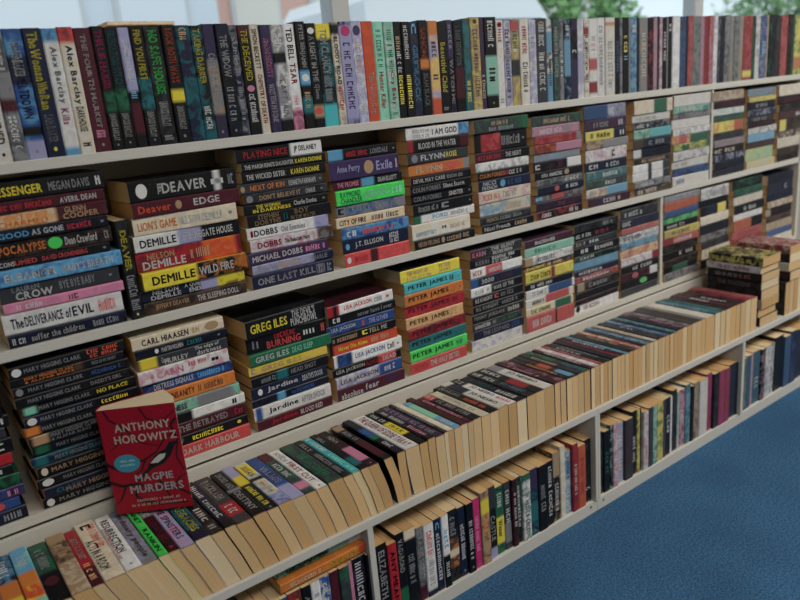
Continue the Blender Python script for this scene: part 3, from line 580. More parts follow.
C 1 .5317 .0068 .5155 .0267 .1828 .1140 1.1 .000~n|*w.08-.14|w.2-.6:|w.2-.6:Jardine|w.66-.94:DEATH'S DOOR~navy paperback titled Death's Door, sixth in the fourth stack, lower stacked shelf
C 1 .5306 .0074 .4974 .0177 .1848 .1083 1.1 .000~nk|=s.32-.42|b.48-.8:#9~navy paperback with blue lettering, seventh in the fourth stack, lower stacked shelf
C 1 .5301 .0029 .4685 .0285 .1865 .1117 .6 .000~w|=b.02-.1|k.18-.56:Jardine|e.6-.92:AFTERSHOCK~white paperback titled Aftershock, eighth in the fourth stack, lower stacked shelf
C 1 .5340 .0046 .4450 .0231 .1840 .1150 1.1 .000~d|r.18-.52:Jardine|w.56-.86:BLOOD RED~maroon paperback titled Blood Red, lowest in the fourth stack, lower stacked shelf
C 1 .7269 .0055 .6442 .0250 .1807 .1171 3.0 .000~w|+dk|=r0-.16|=k.08-.14|c.24-.66:LISA JACKSON|e.68-.82:#4|*c.88-.95~white paperback with coral red lettering, topmost in the fifth stack, lower stacked shelf
C 1 .7306 .0071 .6227 .0211 .1837 .1094 1.1 .000~k|w.06-.16:#2|e.42-.94:never have I ever~black paperback titled Never Have I Ever, second in the fifth stack, lower stacked shelf
C 1 .7265 .0037 .5993 .0230 .1799 .1147 -.6 .000~bn|w.05-.4:LISA JACKSON|c.5-.53:I|l.6-.9:THE OTHER~blue paperback with white lettering, third in the fifth stack, lower stacked shelf
C 1 .7269 .0025 .5778 .0211 .1799 .1152 -.6 .000~k|f.05-.4:#9|y.48-.56:#1|i.58-.86:TELL ME~black paperback with tan lettering, fourth in the fifth stack, lower stacked shelf
C 1 .7285 .0066 .5524 .0250 .1825 .1149 -.6 .000~Oc|y.12-.54/.3-.7:Never Die Alone|f.6-.86:#6|=k0-.05~orange-red paperback titled Never Die Alone, fifth in the fifth stack, lower stacked shelf
C 1 .7338 .0049 .5231 .0289 .1867 .1090 -.1 .000~w|=bk.04-.26|b.3-.74:LISA JACKSON|k.78-.88:#3|*k.92-.96~white paperback with blue lettering, sixth in the fifth stack, lower stacked shelf
C 1 .7278 .0050 .5016 .0211 .1879 .1138 -.5 .000~k|=c.66-.92|w.05-.45:LISA JACKSON|r.47-.7:ALMOST|w.72-.92:DEAD~black paperback with white lettering, seventh in the fifth stack, lower stacked shelf
C 1 .7317 .0036 .4743 .0269 .1833 .1139 .8 .000~lw|d.06-.62:LISA JACKSON|=b.64-1|w.72-.88:#4~lilac paperback with maroon lettering, eighth in the fifth stack, lower stacked shelf
C 1 .7325 .0014 .4450 .0289 .1855 .1142 -.7 .000~dP|w.05-.36/.1-.6:absolute|w.4-.6:fear~maroon paperback titled Absolute, lowest in the fifth stack, lower stacked shelf
C 1 .9348 .0067 .6727 .0290 .1807 .1121 -.3 .000~y|+kE|f.1-.45/.5-.85:THE NIGHT OF|f.1-.5/.1-.42:#11|f.64-.84/.5-.85:PETER|f.64-.84/.1-.42:JAMES~yellow paperback with tan lettering, topmost in the sixth stack, lower stacked shelf
C 1 .9382 .0010 .6458 .0265 .1766 .1137 .2 .000~a|k.06-.74:PETER JAMES|n.78-.85:#2|*n.93-.96~turquoise paperback with black lettering, second in the sixth stack, lower stacked shelf
C 1 .9355 .0018 .6164 .0290 .1827 .1117 .9 .000~o|k.06-.74:PETER JAMES|O.78-.86:#2|*k.93-.96~orange paperback with black lettering, third in the sixth stack, lower stacked shelf
C 1 .9385 .0044 .5870 .0290 .1834 .1092 -.9 .000~r|d.06-.74:PETER JAMES|d.8-.88:#2~red paperback with maroon lettering, fourth in the sixth stack, lower stacked shelf
C 1 .9384 .0028 .5576 .0290 .1763 .1159 -.8 .000~u|k.06-.74:PETER JAMES|f.78-.88:#2|*f.93-.96~peach paperback with black lettering, fifth in the sixth stack, lower stacked shelf
C 1 .9426 .0071 .5307 .0265 .1814 .1164 1.0 .000~rd|k.06-.74:PETER JAMES|d.8-.88:#2~red paperback with black lettering, sixth in the sixth stack, lower stacked shelf
C 1 .9423 .0073 .5038 .0265 .1811 .1092 -.3 .000~t|k.06-.74:PETER JAMES|g.8-.88:#2|*n.93-.96~teal paperback with black lettering, seventh in the sixth stack, lower stacked shelf
C 1 .9418 .0053 .4744 .0290 .1823 .1145 .4 .000~G|k.04-.74:PETER JAMES|g.8-.9:#2~bright green paperback with black lettering, eighth in the sixth stack, lower stacked shelf
C 1 .9390 .0039 .4450 .0290 .1798 .1124 .1 .000~c|r.06-.3:#6|w.34-.86:THE HALF SISTER~coral red paperback titled The Half Sister, lowest in the sixth stack, lower stacked shelf
C 1 1.1513 .0059 .6836 .0245 .1812 .1152 .5 .000~Ek|=d0-.2|p.03-.28:KARIN|w.38-.85/.5-.9:THE SILENT|w.42-.8/.1-.45:#9~charcoal paperback with white lettering, topmost in the seventh stack, lower stacked shelf
C 1 1.1506 .0060 .6608 .0224 .1767 .1132 -.5 .000~k|e.1-.36:KERRI|w.42-.86/.5-.9:#9|w.42-.8/.1-.45:#9~black paperback with white lettering, second in the seventh stack, lower stacked shelf
C 1 1.1493 .0077 .6359 .0245 .1839 .1107 .4 .000~w|=c.28-.6|r.04-.2:#4|w.34-.56:#6~white paperback, third in the seventh stack, lower stacked shelf
C 1 1.1473 .0042 .6110 .0245 .1791 .1168 -.5 .000~n|=b0-.14|w.2-.44:3000|d.5-.8:#5~navy paperback titled 3000, fourth in the seventh stack, lower stacked shelf
C 1 1.1458 .0045 .5882 .0224 .1823 .1146 -.3 .000~w|=k.38-1|e.08-.34:#4|w.42-.82:WAR OF THE~white paperback, fifth in the seventh stack, lower stacked shelf
C 1 1.1500 .0053 .5654 .0224 .1792 .1095 -.1 .000~k|w.05-.38:RS KNIGHT|c.42-.5:#1|e.55-.8:#5~black paperback with white lettering, sixth in the seventh stack, lower stacked shelf
C 1 1.1496 .0041 .5446 .0204 .1821 .1119 .0 .000~k|w.05-.48:RS KNIGHT|e.55-.85:#6~black paperback with white lettering, seventh in the seventh stack, lower stacked shelf
C 1 1.1423 .0022 .5197 .0245 .1846 .1174 .0 .000~kE|w.03-.6:PENNY JORDAN|i.64-.9:#5~black paperback with white lettering, eighth in the seventh stack, lower stacked shelf
C 0 1.1427 .0040 .4990 .0204 .1765 .1130 .2 .000~Ek|w.05-.34:#9|e.4-.46:#1|g.6-.9:#4~
C 1 1.1467 .0027 .4741 .0245 .1783 .1135 -.8 .000~n|e.18-.7:THE LEOPARD|b.75-.9:#3~navy paperback with grey lettering, tenth in the seventh stack, lower stacked shelf
C 1 1.1400 .0053 .4450 .0287 .1792 .1123 -.7 .000~wl|w.6-.9:#3|l.9-.96:#1~white paperback, lowest in the seventh stack, lower stacked shelf
C 0 1.3409 .0044 .6758 .0214 .1909 .1229 .5 .000~dP|w.2-.6:#8~
C 1 1.3405 .0018 .6518 .0235 .1925 .1307 -1.0 .000~m|g.2-.6:#6~mint paperback with green lettering, second in the eighth stack, lower stacked shelf
C 1 1.3360 .0023 .6279 .0235 .1931 .1274 .7 .000~we|=f0-.15|k.25-.6:#8~white paperback with black lettering, third in the eighth stack, lower stacked shelf
C 0 1.3349 .0064 .6104 .0170 .1893 .1166 -1.0 .000~Eo|y.05-.42:#8|u.5-.8:#6~
C 1 1.3403 .0030 .5800 .0301 .1891 .1180 -.4 .000~y|k.1-.5:#9|=r.52-.6~yellow paperback with black lettering, fifth in the eighth stack, lower stacked shelf
C 0 1.3363 .0015 .5604 .0192 .1869 .1089 -1.1 .000~k|w.12-.55:#8~
C 1 1.3387 .0038 .5364 .0235 .1949 .1227 -.1 .000~w|=b.45-.95|n.1-.4:#7~white paperback with navy lettering, seventh in the eighth stack, lower stacked shelf
C 1 1.3360 .0048 .5125 .0235 .1947 .1288 .4 .000~wi|=c.4-.9|k.1-.36:#7~white paperback with black lettering, eighth in the eighth stack, lower stacked shelf
C 0 1.3350 .0015 .4885 .0235 .1895 .1097 -.3 .000~iy|=g.6-.95|k.1-.5:#9~
C 1 1.3339 .0017 .4450 .0431 .1918 .1286 .4 .000~c|=k.6-.63|w.12-.5:#8~coral red paperback with white lettering, lowest in the eighth stack, lower stacked shelf
C 0 1.5385 .0031 .6804 .0240 .1915 .1302 -.1 .000~kE|e.6-.85:#4~
C 0 1.5355 .0079 .6581 .0219 .1984 .1286 -.9 .000~k|w.05-.4:#6|r.5-.78:#5~
C 0 1.5365 .0072 .6378 .0199 .1922 .1227 .5 .000~En|w.35-.55:#2|f.05-.25:#3~
C 0 1.5372 .0055 .6135 .0240 .1982 .1275 -.5 .000~k|w.15-.3:#2|w.45-.85:#6~
C 0 1.5409 .0028 .5972 .0158 .1962 .1283 -.8 .000~kg|w.1-.4:#4~
C 0 1.5379 .0060 .5708 .0260 .1941 .1280 -1.0 .000~s~
C 0 1.5377 .0064 .5526 .0179 .1990 .1243 -.1 .000~n|w.1-.6:#6~
C 0 1.5359 .0060 .5343 .0179 .1963 .1266 -.6 .000~cd|w.2-.8:#8~
C 0 1.5390 .0044 .5079 .0260 .1977 .1309 -.5 .000~kv|=f.05-.2|e.3-.7:#5~
C 0 1.5384 .0048 .4876 .0199 .1968 .1241 .1 .000~k~
C 0 1.5334 .0044 .4714 .0158 .1957 .1307 .8 .000~kd~
C 0 1.5371 .0052 .4450 .0260 .1959 .1249 -1.1 .000~w|*k.03-.12|r.2-.55:#7~
C 0 1.7405 .0036 .6836 .0291 .1843 .1109 .7 .000~Ek|w.1-.55:#6~
C 0 1.7382 .0012 .6563 .0269 .1902 .1236 -.0 .000~nP|w.05-.25:#3~
C 0 1.7446 .0030 .6381 .0178 .1854 .1139 .8 .000~cf~
C 0 1.7408 .0047 .6109 .0269 .1899 .1149 -.4 .000~wb|k.1-.5:#5~
C 0 1.7437 .0050 .5904 .0200 .1818 .1134 .4 .000~st~
C 0 1.7415 .0036 .5654 .0246 .1859 .1080 -.7 .000~uc|o.3-.6:#4~
C 0 1.7457 .0022 .5404 .0246 .1883 .1131 -.8 .000~wp|=r.8-1~
C 0 1.7435 .0017 .5177 .0223 .1853 .1166 -.2 .000~k|w.3-.8:#6~
C 0 1.7437 .0024 .4927 .0246 .1900 .1087 -.6 .000~dk|*c.28-.45|=w.75-.95~
C 0 1.7462 .0051 .4677 .0246 .1850 .1089 -.7 .000~k|*G.5-.7~
C 0 1.7435 .0066 .4450 .0223 .1866 .1153 .7 .000~E~
C 0 1.9570 .0010 .6997 .0199 .1911 .1266 -.2 .000~el~
C 0 1.9523 .0022 .6727 .0266 .1880 .1170 .9 .000~O~
C 0 1.9553 .0015 .6524 .0199 .1889 .1150 .6 .000~b~
C 0 1.9571 .0053 .6321 .0199 .1905 .1311 .3 .000~Gg~
C 0 1.9598 .0056 .6118 .0199 .1881 .1130 -.1 .000~k|w.1-.6:#6~
C 0 1.9616 .0024 .5870 .0244 .1926 .1309 .1 .000~yf|v.2-.7:#6~
C 0 1.9561 .0012 .5622 .0244 .1898 .1099 -1.1 .000~c|=r0-.3|w.3-.8:#6~
C 0 1.9626 .0064 .5374 .0244 .1898 .1118 -.9 .000~kE~
C 0 1.9579 .0073 .5149 .0221 .1875 .1176 -.8 .000~k|w.5-.9:#3~
C 0 1.9593 .0024 .4946 .0199 .1910 .1304 .5 .000~kv~
C 0 1.9600 .0026 .4720 .0221 .1871 .1161 -.2 .000~k|=g.25-.7~
C 0 1.9655 .0049 .4450 .0266 .1944 .1294 .8 .000~eE~
C 0 2.1611 .0051 .6759 .0376 .1697 .1167 .5 .000~we|e.3-.8:#6~
C 0 2.1569 .0078 .6542 .0213 .1753 .1143 -.8 .000~k~
C 0 2.1642 .0067 .6216 .0322 .1718 .1098 .3 .000~k|=n.2-.5|=y.6-.9~
C 0 2.1646 .0076 .5917 .0295 .1743 .1150 .6 .000~i~
C 0 2.1659 .0073 .5591 .0322 .1754 .1169 .5 .000~nk~
C 0 2.1676 .0079 .5346 .0240 .1712 .1117 .5 .000~ek~
C 0 2.1722 .0050 .5102 .0240 .1703 .1113 .9 .000~Ek~
C 0 2.1750 .0038 .4749 .0349 .1716 .1178 .1 .000~if~
C 0 2.1691 .0018 .4450 .0295 .1722 .1158 .0 .000~kv~
C 0 2.3586 .0056 .6827 .0303 .1926 .1228 -.4 .000~kg~
C 0 2.3589 .0035 .6571 .0252 .1935 .1224 .6 .000~gk~
C 0 2.3631 .0075 .6264 .0303 .1989 .1296 .9 .000~i~
C 0 2.3669 .0016 .5958 .0303 .1980 .1308 -.0 .000~k|w.3-.7:#4~
C 0 2.3630 .0040 .5728 .0226 .1946 .1277 .3 .000~w~
C 0 2.3713 .0072 .5344 .0379 .1965 .1279 .8 .000~O|=k.6-1~
C 0 2.3658 .0039 .5063 .0277 .1953 .1283 -.8 .000~c|r.2-.8:#6~
C 0 2.3705 .0071 .4757 .0303 .2008 .1230 -.3 .000~r|c.2-.8:#4~
C 0 2.3715 .0045 .4450 .0303 .1994 .1317 -1.1 .000~iw~
C 0 2.5873 .0052 .6671 .0349 .1898 .1111 .9 .000~nk~
C 0 2.5874 .0047 .6343 .0324 .1894 .1089 .0 .000~nE|w.6-.75:#1~
C 0 2.5897 .0039 .6040 .0299 .1893 .1153 -.7 .000~n~
C 0 2.5945 .0014 .5813 .0223 .1825 .1084 -.4 .000~fi~
C 0 2.5953 .0076 .5485 .0324 .1852 .1081 -.9 .000~kd|=f0-.2~
C 0 2.5916 .0050 .5258 .0223 .1841 .1150 .2 .000~vk~
C 0 2.5927 .0031 .4955 .0299 .1897 .1123 -.5 .000~f~
C 0 2.5956 .0031 .4728 .0223 .1853 .1133 .5 .000~b~
C 0 2.6034 .0038 .4450 .0274 .1865 .1126 -.1 .000~i~
X 1 .3305 .0040 .7430 .0215 .1810 .1100 .0 .000~kE|y.1-.5:DEAVER|e.55-.9/.15-.85:#9|*y.93-.97~black upright paperback with yellow lettering, between first two stacks of upper stacked shelf
A 0 .1492 .0025 1.0432 .0247 .1982 .1280 .0 .000~e|k.1-.6:#9~
A 1 .1742 .0044 1.0432 .0233 .2030 .1280 .0 .000~wi|k.2-.45:#6|k.62-.86:BURIED|*k.92-.96~white paperback with black lettering on the top shelf above the first stack
A 1 .1978 .0028 1.0432 .0224 .1984 .1280 .0 .000~eE|w.1-.3:#8|=d.52-.62|w.65-.9:#7~grey paperback with white lettering on the top shelf above the first stack
A 1 .2205 .0047 1.0432 .0282 .1994 .1280 .0 .000~bs|=n.2-.42|w.1-.24:MAREN|w.24-.36:BAKER|n.36-.68:MELTDOWN|=k.74-.82|=l.85-1|*w.92-.96~blue paperback titled Meltdown on the top shelf above the first stack
A 1 .2490 .0035 1.0432 .0275 .1997 .1280 .0 .000~n|y.03-.15:The|y.16-.4:Woman|y.41-.5:Who|y.51-.62:Ran|e.66-.88:SAM BAKER|*y.91-.96~navy paperback titled Woman on the top shelf above the first stack
A 1 .2768 .0026 1.0432 .0234 .1986 .1280 .0 .000~w|=sb0-.1|e.14-.58:Alex Barclay|p.62-.75:Kills|=s.94-1~white paperback titled Kills on the top shelf above the first stack
A 1 .3005 .0021 1.0432 .0239 .2002 .1280 .0 .000~iw|=cd0-.12|k.14-.6:Alex Barclay|k.62-.82:DARKHOUSE|k.91-.94:#1~cream paperback with black lettering on the top shelf above the first stack
A 1 .3248 .0042 1.0432 .0278 .1987 .1280 .0 .000~d|w.05-.8/.35-.65:THE FOURTH MARKET|p.82-.88:#3|*w.92-.96~maroon paperback titled The Fourth Market on the top shelf above the first stack
A 1 .3529 .0024 1.0432 .0200 .2007 .1280 .0 .000~k|h.03-.5:THE LIE MAKER|=gk.52-.68|w.7-.92:LINWOOD BARCLAY|*w.94-.97~black paperback titled The Lie Maker on the top shelf above the second stack
A 1 .3732 .0049 1.0432 .0221 .1989 .1280 .0 .000~k|t.03-.48:ELEVATOR PITCH|=gk.5-.68|w.7-.9:LINWOOD BARCLAY|*w.93-.96~black paperback titled Elevator Pitch on the top shelf above the second stack
A 1 .3957 .0037 1.0432 .0190 .1980 .1280 .0 .000~l|=k.52-1|=d.62-.88|w.08-.45:#11|s.52-.58:#2~lilac paperback with white lettering on the top shelf above the second stack
A 1 .4150 .0018 1.0432 .0230 .1996 .1280 .0 .000~k|=tk.42-.68|y.03-.44:FIND YOU FIRST|w.7-.92:LINWOOD BARCLAY|*w.93-.96~black paperback titled Find You First on the top shelf above the second stack
A 1 .4383 .0046 1.0432 .0309 .1988 .1280 .0 .000~kE|G.03-.56:NO SAFE HOUSE|w.63-.84:LINWOOD BARCLAY|e.92-.96:#2~black paperback titled No Safe House on the top shelf above the second stack
A 1 .4695 .0015 1.0432 .0241 .2006 .1280 .0 .000~k|O.03-.48:LOOK BOTH WAYS|=y.54-.64|w.68-.88:LINWOOD BARCLAY|*w.92-.96~black paperback titled Look Both Ways on the top shelf above the second stack
A 1 .4939 .0018 1.0432 .0266 .1999 .1280 .0 .000~nt|f.02-.12:#3~navy paperback with tan lettering on the top shelf above the second stack
A 1 .5208 .0026 1.0432 .0233 .1990 .1280 .0 .000~kt|y.03-.5:TAKING DARKER|w.7-.9:#7~black paperback with yellow lettering on the top shelf above the second stack
A 1 .5444 .0045 1.0432 .0237 .2015 .1280 .0 .000~PE|=ef.3-.78|e.25-.6:#11|*w.92-.96~dark purple paperback with grey lettering on the top shelf above the second stack
A 1 .5684 .0011 1.0432 .0263 .2013 .1280 .0 .000~kn|w.1-.46:THE WIDOW|e.55-.85:#9|*w.92-.96~black paperback titled The Widow on the top shelf above the third stack
A 1 .5950 .0032 1.0432 .0164 .1986 .1280 .0 .000~ne|w.1-.46:SUMMER|e.5-.85:#9|*w.92-.96~navy paperback with white lettering on the top shelf above the third stack
A 1 .6117 .0023 1.0432 .0251 .1985 .1280 .0 .000~k|=d0-.1|y.04-.5:THE DECEIVED|*p.54-.6|w.62-.88:#12~black paperback titled The Deceived on the top shelf above the third stack
A 1 .6371 .0044 1.0432 .0191 .1997 .1280 .0 .000~iw|v.04-.4:SIMON BECKETT|r.45-.9:CHEMISTRY OF DEATH~cream paperback titled Chemistry Of Death on the top shelf above the third stack
A 1 .6565 .0018 1.0432 .0227 .1981 .1280 .0 .000~Pn|p.12-.48:SIMON BECKETT|w.54-.9:WRITTEN IN BONE~dark purple paperback titled Written In Bone on the top shelf above the third stack
A 1 .6795 .0029 1.0432 .0277 .1982 .1280 .0 .000~ew|=k.25-.36|=k.88-1|w.05-.2:#3|w.5-.86:CAPT IAIN~grey paperback with white lettering on the top shelf above the third stack
A 1 .7075 .0047 1.0432 .0248 .1990 .1280 .0 .000~w|k.04-.33:TED BELL|r.36-.56:TSAR|p.65-.8:#5|=pd.8-1~white paperback titled Tsar on the top shelf above the third stack
A 1 .7326 .0023 1.0432 .0230 .2030 .1280 .0 .000~k|w.03-.42:PETER BENJAMIN|=s.45-.58|*w.48-.55|f.65-.8:#4|=t.7-.85~black paperback with white lettering on the top shelf above the third stack
A 1 .7559 .0025 1.0432 .0234 .1996 .1280 .0 .000~k|*w.04-.1|w.12-.55:A LIGHT IN THE|w.58-.72:CJ Sansom|=f.78-.9|*c.8-.87~black paperback titled A Light In The on the top shelf above the third stack
A 1 .7796 .0038 1.0432 .0336 .1981 .1280 .0 .000~kt|=y0-.14|=a.78-1|w.05-.48:TOM CLANCY|e.5-.75:#13~black paperback with white lettering on the top shelf above the fourth stack
A 1 .8135 .0014 1.0432 .0182 .2018 .1280 .0 .000~ie|=k.02-.12|k.14-.6:BLOODY ROAD|r.62-.85:#7~cream paperback with black lettering on the top shelf above the fourth stack
A 1 .8320 .0015 1.0432 .0312 .2015 .1280 .0 .000~Pl|=l.04-.95|*h.04-.14|P.2-.85:#12~dark purple paperback on the top shelf above the fourth stack
A 1 .8635 .0035 1.0432 .0254 .2025 .1280 .0 .000~lw|*P.04-.14|f.2-.5:#6|w.55-.9:#9~lilac paperback with white lettering on the top shelf above the fourth stack
A 1 .8892 .0046 1.0432 .0286 .2019 .1280 .0 .000~O|w.5-.92:The Master Key~orange-red paperback with white lettering on the top shelf above the fourth stack
A 1 .9181 .0047 1.0432 .0265 .2009 .1280 .0 .000~m|g.08-.45:#9|c.5-.88:Hunter Killer~mint paperback titled Hunter Killer on the top shelf above the fourth stack
A 1 .9449 .0023 1.0432 .0256 .1998 .1280 .0 .000~mw|g.08-.5:#9|c.5-.85:Cry Baby|g.9-.95:#1~mint paperback titled Cry Baby on the top shelf above the fourth stack
A 1 .9708 .0041 1.0432 .0205 .2001 .1280 .0 .000~k|f.15-.28:#3|w.3-.52:#6|y.55-.85:#8~black paperback with yellow lettering on the top shelf above the fifth stack
A 1 .9916 .0026 1.0432 .0222 .1995 .1280 .0 .000~k|w.04-.38:#9|y.55-.9:#9~black paperback, next to the one titled Gridlock
A 1 1.0141 .0049 1.0432 .0243 .1992 .1280 .0 .000~nE|s.02-.12:#1|s.24-.84:GRIDLOCK~navy paperback titled Gridlock on the top shelf above the fifth stack
A 1 1.0387 .0041 1.0432 .0253 .2022 .1280 .0 .000~k|O.08-.38:LEMON|=o.4-.5|e.55-.9:SEAN BLACK~black paperback with grey lettering on the top shelf above the fifth stack
A 1 1.0644 .0019 1.0432 .0270 .2003 .1280 .0 .000~lu|=o0-.15|=uy.4-.75|=O.82-1|P.18-.38:#4|v.5-.62:#1~lilac paperback with dark purple lettering on the top shelf above the fifth stack
A 1 1.0917 .0040 1.0432 .0281 .1983 .1280 .0 .000~k|y.22-.76:Beautiful Child|w.93-.96:#4~black paperback titled Beautiful Child on the top shelf above the fifth stack
A 1 1.1201 .0048 1.0432 .0181 .2018 .1280 .0 .000~kP|=P0-.4|w.42-.9:WATCH ME|e.05-.3:#5~black paperback with white lettering on the top shelf above the fifth stack
A 1 1.1385 .0037 1.0432 .0278 .1991 .1280 .0 .000~k|e.05-.48:A DARK REDEMPTION|=d.5-.85~black paperback, two places right of the one titled Beautiful Child
A 1 1.1666 .0029 1.0432 .0219 .2040 .1280 .0 .000~tE|y.65-.9:#7~teal paperback with yellow lettering on the top shelf above the fifth stack
A 1 1.1888 .0010 1.0432 .0287 .2065 .1280 .0 .000~fy|v.1-.85:#18|*v.02-.07|*w.92-.97~tan paperback with brown lettering on the top shelf above the sixth stack
A 1 1.2179 .0040 1.0432 .0161 .2065 .1280 .0 .000~Pd|i.62-.88:#7~dark purple paperback with cream lettering on the top shelf above the sixth stack
A 1 1.2343 .0023 1.0432 .0384 .2065 .1280 .0 .000~k|=m.42-.85|w.04-.32:#7|k.55-.7:#2|*w.92-.96~black paperback with white lettering on the top shelf above the sixth stack
A 1 1.2730 .0035 1.0432 .0228 .1992 .1280 .0 .000~wi|r.04-.25:#4|*r.02-.08|e.9-.95:#1~white paperback with red lettering on the top shelf above the sixth stack
A 1 1.2961 .0038 1.0432 .0253 .1980 .1280 .0 .000~lw|d.1-.38:#7|n.45-.9:#10|=e.4-.45~lilac paperback with navy lettering on the top shelf above the sixth stack
A 1 1.3216 .0048 1.0432 .0285 .1980 .1280 .0 .000~fy|=c0-.12|g.12-.32:#5|=E.45-.65|w.33-.36:#1~tan paperback with green lettering on the top shelf above the sixth stack
A 1 1.3505 .0024 1.0432 .0312 .2006 .1280 .0 .000~iw|r.08-.4:#9|k.5-.85:#8~cream paperback with black lettering on the top shelf above the sixth stack
A 1 1.3820 .0019 1.0432 .0260 .1993 .1280 .0 .000~lw|e.2-.6:#8|w.85-.92:#2~lilac paperback with grey lettering on the top shelf above the seventh stack
A 1 1.4082 .0033 1.0432 .0391 .2022 .1280 .0 .000~E|w.05-.32:#7|w.4-.85:#10|f.04-.08:#1~charcoal paperback with white lettering on the top shelf above the seventh stack
A 1 1.4477 .0037 1.0432 .0202 .2003 .1280 .0 .000~wk|=s.15-.4|k.4-.8:#8|=s.65-1~white paperback with black lettering on the top shelf above the seventh stack
A 1 1.4681 .0018 1.0432 .0247 .2010 .1280 .0 .000~Eg|e.1-.7:#15~charcoal paperback with grey lettering on the top shelf above the seventh stack
A 0 1.4931 .0033 1.0432 .0172 .2026 .1280 .0 .000~eE|w.4-.7:#6~
A 1 1.5106 .0019 1.0432 .0253 .1984 .1280 .0 .000~ns|=s.25-.7|w.05-.2:#3~navy paperback with white lettering on the top shelf above the seventh stack
A 1 1.5362 .0036 1.0432 .0297 .1999 .1280 .0 .000~kP|=P.5-1|w.38-.42:#1~black paperback with white lettering on the top shelf above the seventh stack
A 1 1.5663 .0044 1.0432 .0241 .1991 .1280 .0 .000~wl|=l.4-.8~white paperback on the top shelf above the seventh stack
A 1 1.5907 .0040 1.0432 .0203 .1987 .1280 .0 .000~ie|=r.1-.2|k.2-.8:#9~cream paperback with black lettering on the top shelf above the eighth stack
A 1 1.6113 .0034 1.0432 .0332 .1988 .1280 .0 .000~wi|=c.5-.65|=r.8-.95|p.2-.4:#5~white paperback with pink lettering on the top shelf above the eighth stack
A 1 1.6448 .0044 1.0432 .0321 .2011 .1280 .0 .000~w|e.1-.85:#14~white paperback with grey lettering on the top shelf above the eighth stack
A 1 1.6773 .0019 1.0432 .0407 .2010 .1280 .0 .000~iw|=o.06-.1|e.3-.9:#13~cream paperback with grey lettering on the top shelf above the eighth stack
A 0 1.7183 .0022 1.0432 .0219 .2002 .1280 .0 .000~kn|b.3-.7:#9~
A 0 1.7405 .0034 1.0432 .0131 .1993 .1280 .0 .000~eE~
A 1 1.7539 .0042 1.0432 .0269 .2009 .1280 .0 .000~k|y.2-.45:#4|s.5-.55:#1~black paperback with yellow lettering on the top shelf above the eighth stack
A 0 1.7811 .0037 1.0432 .0075 .2013 .1280 .0 .000~e~
A 1 1.7889 .0033 1.0432 .0288 .2012 .1280 .0 .000~sb|w.1-.2:#1~pale blue paperback with white lettering on the top shelf above the ninth stack
A 0 1.8180 .0050 1.0432 .0090 .2027 .1280 .0 .000~n~
A 1 1.8274 .0011 1.0432 .0376 .1981 .1280 .0 .000~ef|i.2-.8:#9~grey paperback with cream lettering on the top shelf above the ninth stack
A 1 1.8652 .0016 1.0432 .0286 .1988 .1280 .0 .000~kr~black paperback on the top shelf above the ninth stack
A 0 1.8941 .0025 1.0432 .0192 .2019 .1280 .0 .000~pe~
A 0 1.9137 .0044 1.0432 .0095 .2022 .1280 .0 .000~k~
A 0 1.9235 .0023 1.0432 .0146 .2010 .1280 .0 .000~pw~
A 0 1.9384 .0032 1.0432 .0222 .1990 .1280 .0 .000~k|w.2-.6:#8~
A 0 1.9609 .0040 1.0432 .0073 .2012 .1280 .0 .000~e~
A 0 1.9684 .0044 1.0432 .0175 .2011 .1280 .0 .000~k|w.1-.2:#1~
A 1 1.9862 .0017 1.0432 .0383 .2026 .1280 .0 .000~w~white paperback on the top shelf above the tenth stack
A 1 2.0248 .0018 1.0432 .0312 .2007 .1280 .0 .000~bE~blue paperback on the top shelf above the tenth stack
A 0 2.0563 .0021 1.0432 .0103 .2016 .1280 .0 .000~n~
A 0 2.0669 .0021 1.0432 .0265 .2021 .1280 .0 .000~cr~
A 1 2.0936 .0022 1.0432 .0378 .2012 .1280 .0 .000~eg~grey paperback on the top shelf above the tenth stack
A 0 2.1317 .0020 1.0432 .0218 .1986 .1280 .0 .000~pe~
A 0 2.1538 .0048 1.0432 .0277 .2010 .1280 .0 .000~r~
A 0 2.1818 .0025 1.0432 .0224 .2020 .1280 .0 .000~cp~
A 0 2.2044 .0013 1.0432 .0226 .2020 .1280 .0 .000~wl~
A 0 2.2274 .0049 1.0432 .0229 .2000 .1280 .0 .000~Ee~
A 0 2.2505 .0046 1.0432 .0231 .2000 .1280 .0 .000~nE~
A 0 2.2740 .0048 1.0432 .0294 .2029 .1280 .0 .000~eE~
A 0 2.3037 .0050 1.0432 .0238 .1983 .1280 .0 .000~ef~
A 0 2.3277 .0034 1.0432 .0302 .2000 .1280 .0 .000~eg~
A 0 2.3582 .0041 1.0432 .0244 .1990 .1280 .0 .000~fe~
A 1 2.3829 .0030 1.0432 .0544 .1993 .1280 .0 .000~rc|=y.85-.95~red paperback on the top shelf above the eleventh stack
A 0 2.4376 .0027 1.0432 .0208 .1989 .1280 .0 .000~gk~
A 0 2.4587 .0037 1.0432 .0295 .2020 .1280 .0 .000~we~
A 1 2.4885 .0025 1.0432 .0419 .1988 .1280 .0 .000~bl|s.4-.6:#2~blue paperback with pale blue lettering on the top shelf above the twelfth stack
A 0 2.5307 .0044 1.0432 .0130 .2021 .1280 .0 .000~f~
A 0 2.5440 .0033 1.0432 .0232 .2026 .1280 .0 .000~kg~
A 0 2.5676 .0036 1.0432 .0262 .2019 .1280 .0 .000~kE~
A 0 2.5941 .0049 1.0432 .0314 .1994 .1280 .0 .000~Ek~
A 1 2.6258 .0029 1.0432 .0453 .2001 .1280 .0 .000~cr~coral red paperback on the top shelf above the thirteenth stack
A 0 2.6714 .0017 1.0432 .0318 .2023 .1280 .0 .000~kv~
A 0 2.7035 .0029 1.0432 .0185 .2021 .1280 .0 .000~gE~
A 0 2.7223 .0035 1.0432 .0540 .2005 .1280 .0 .000~yg|=o.7-.9~
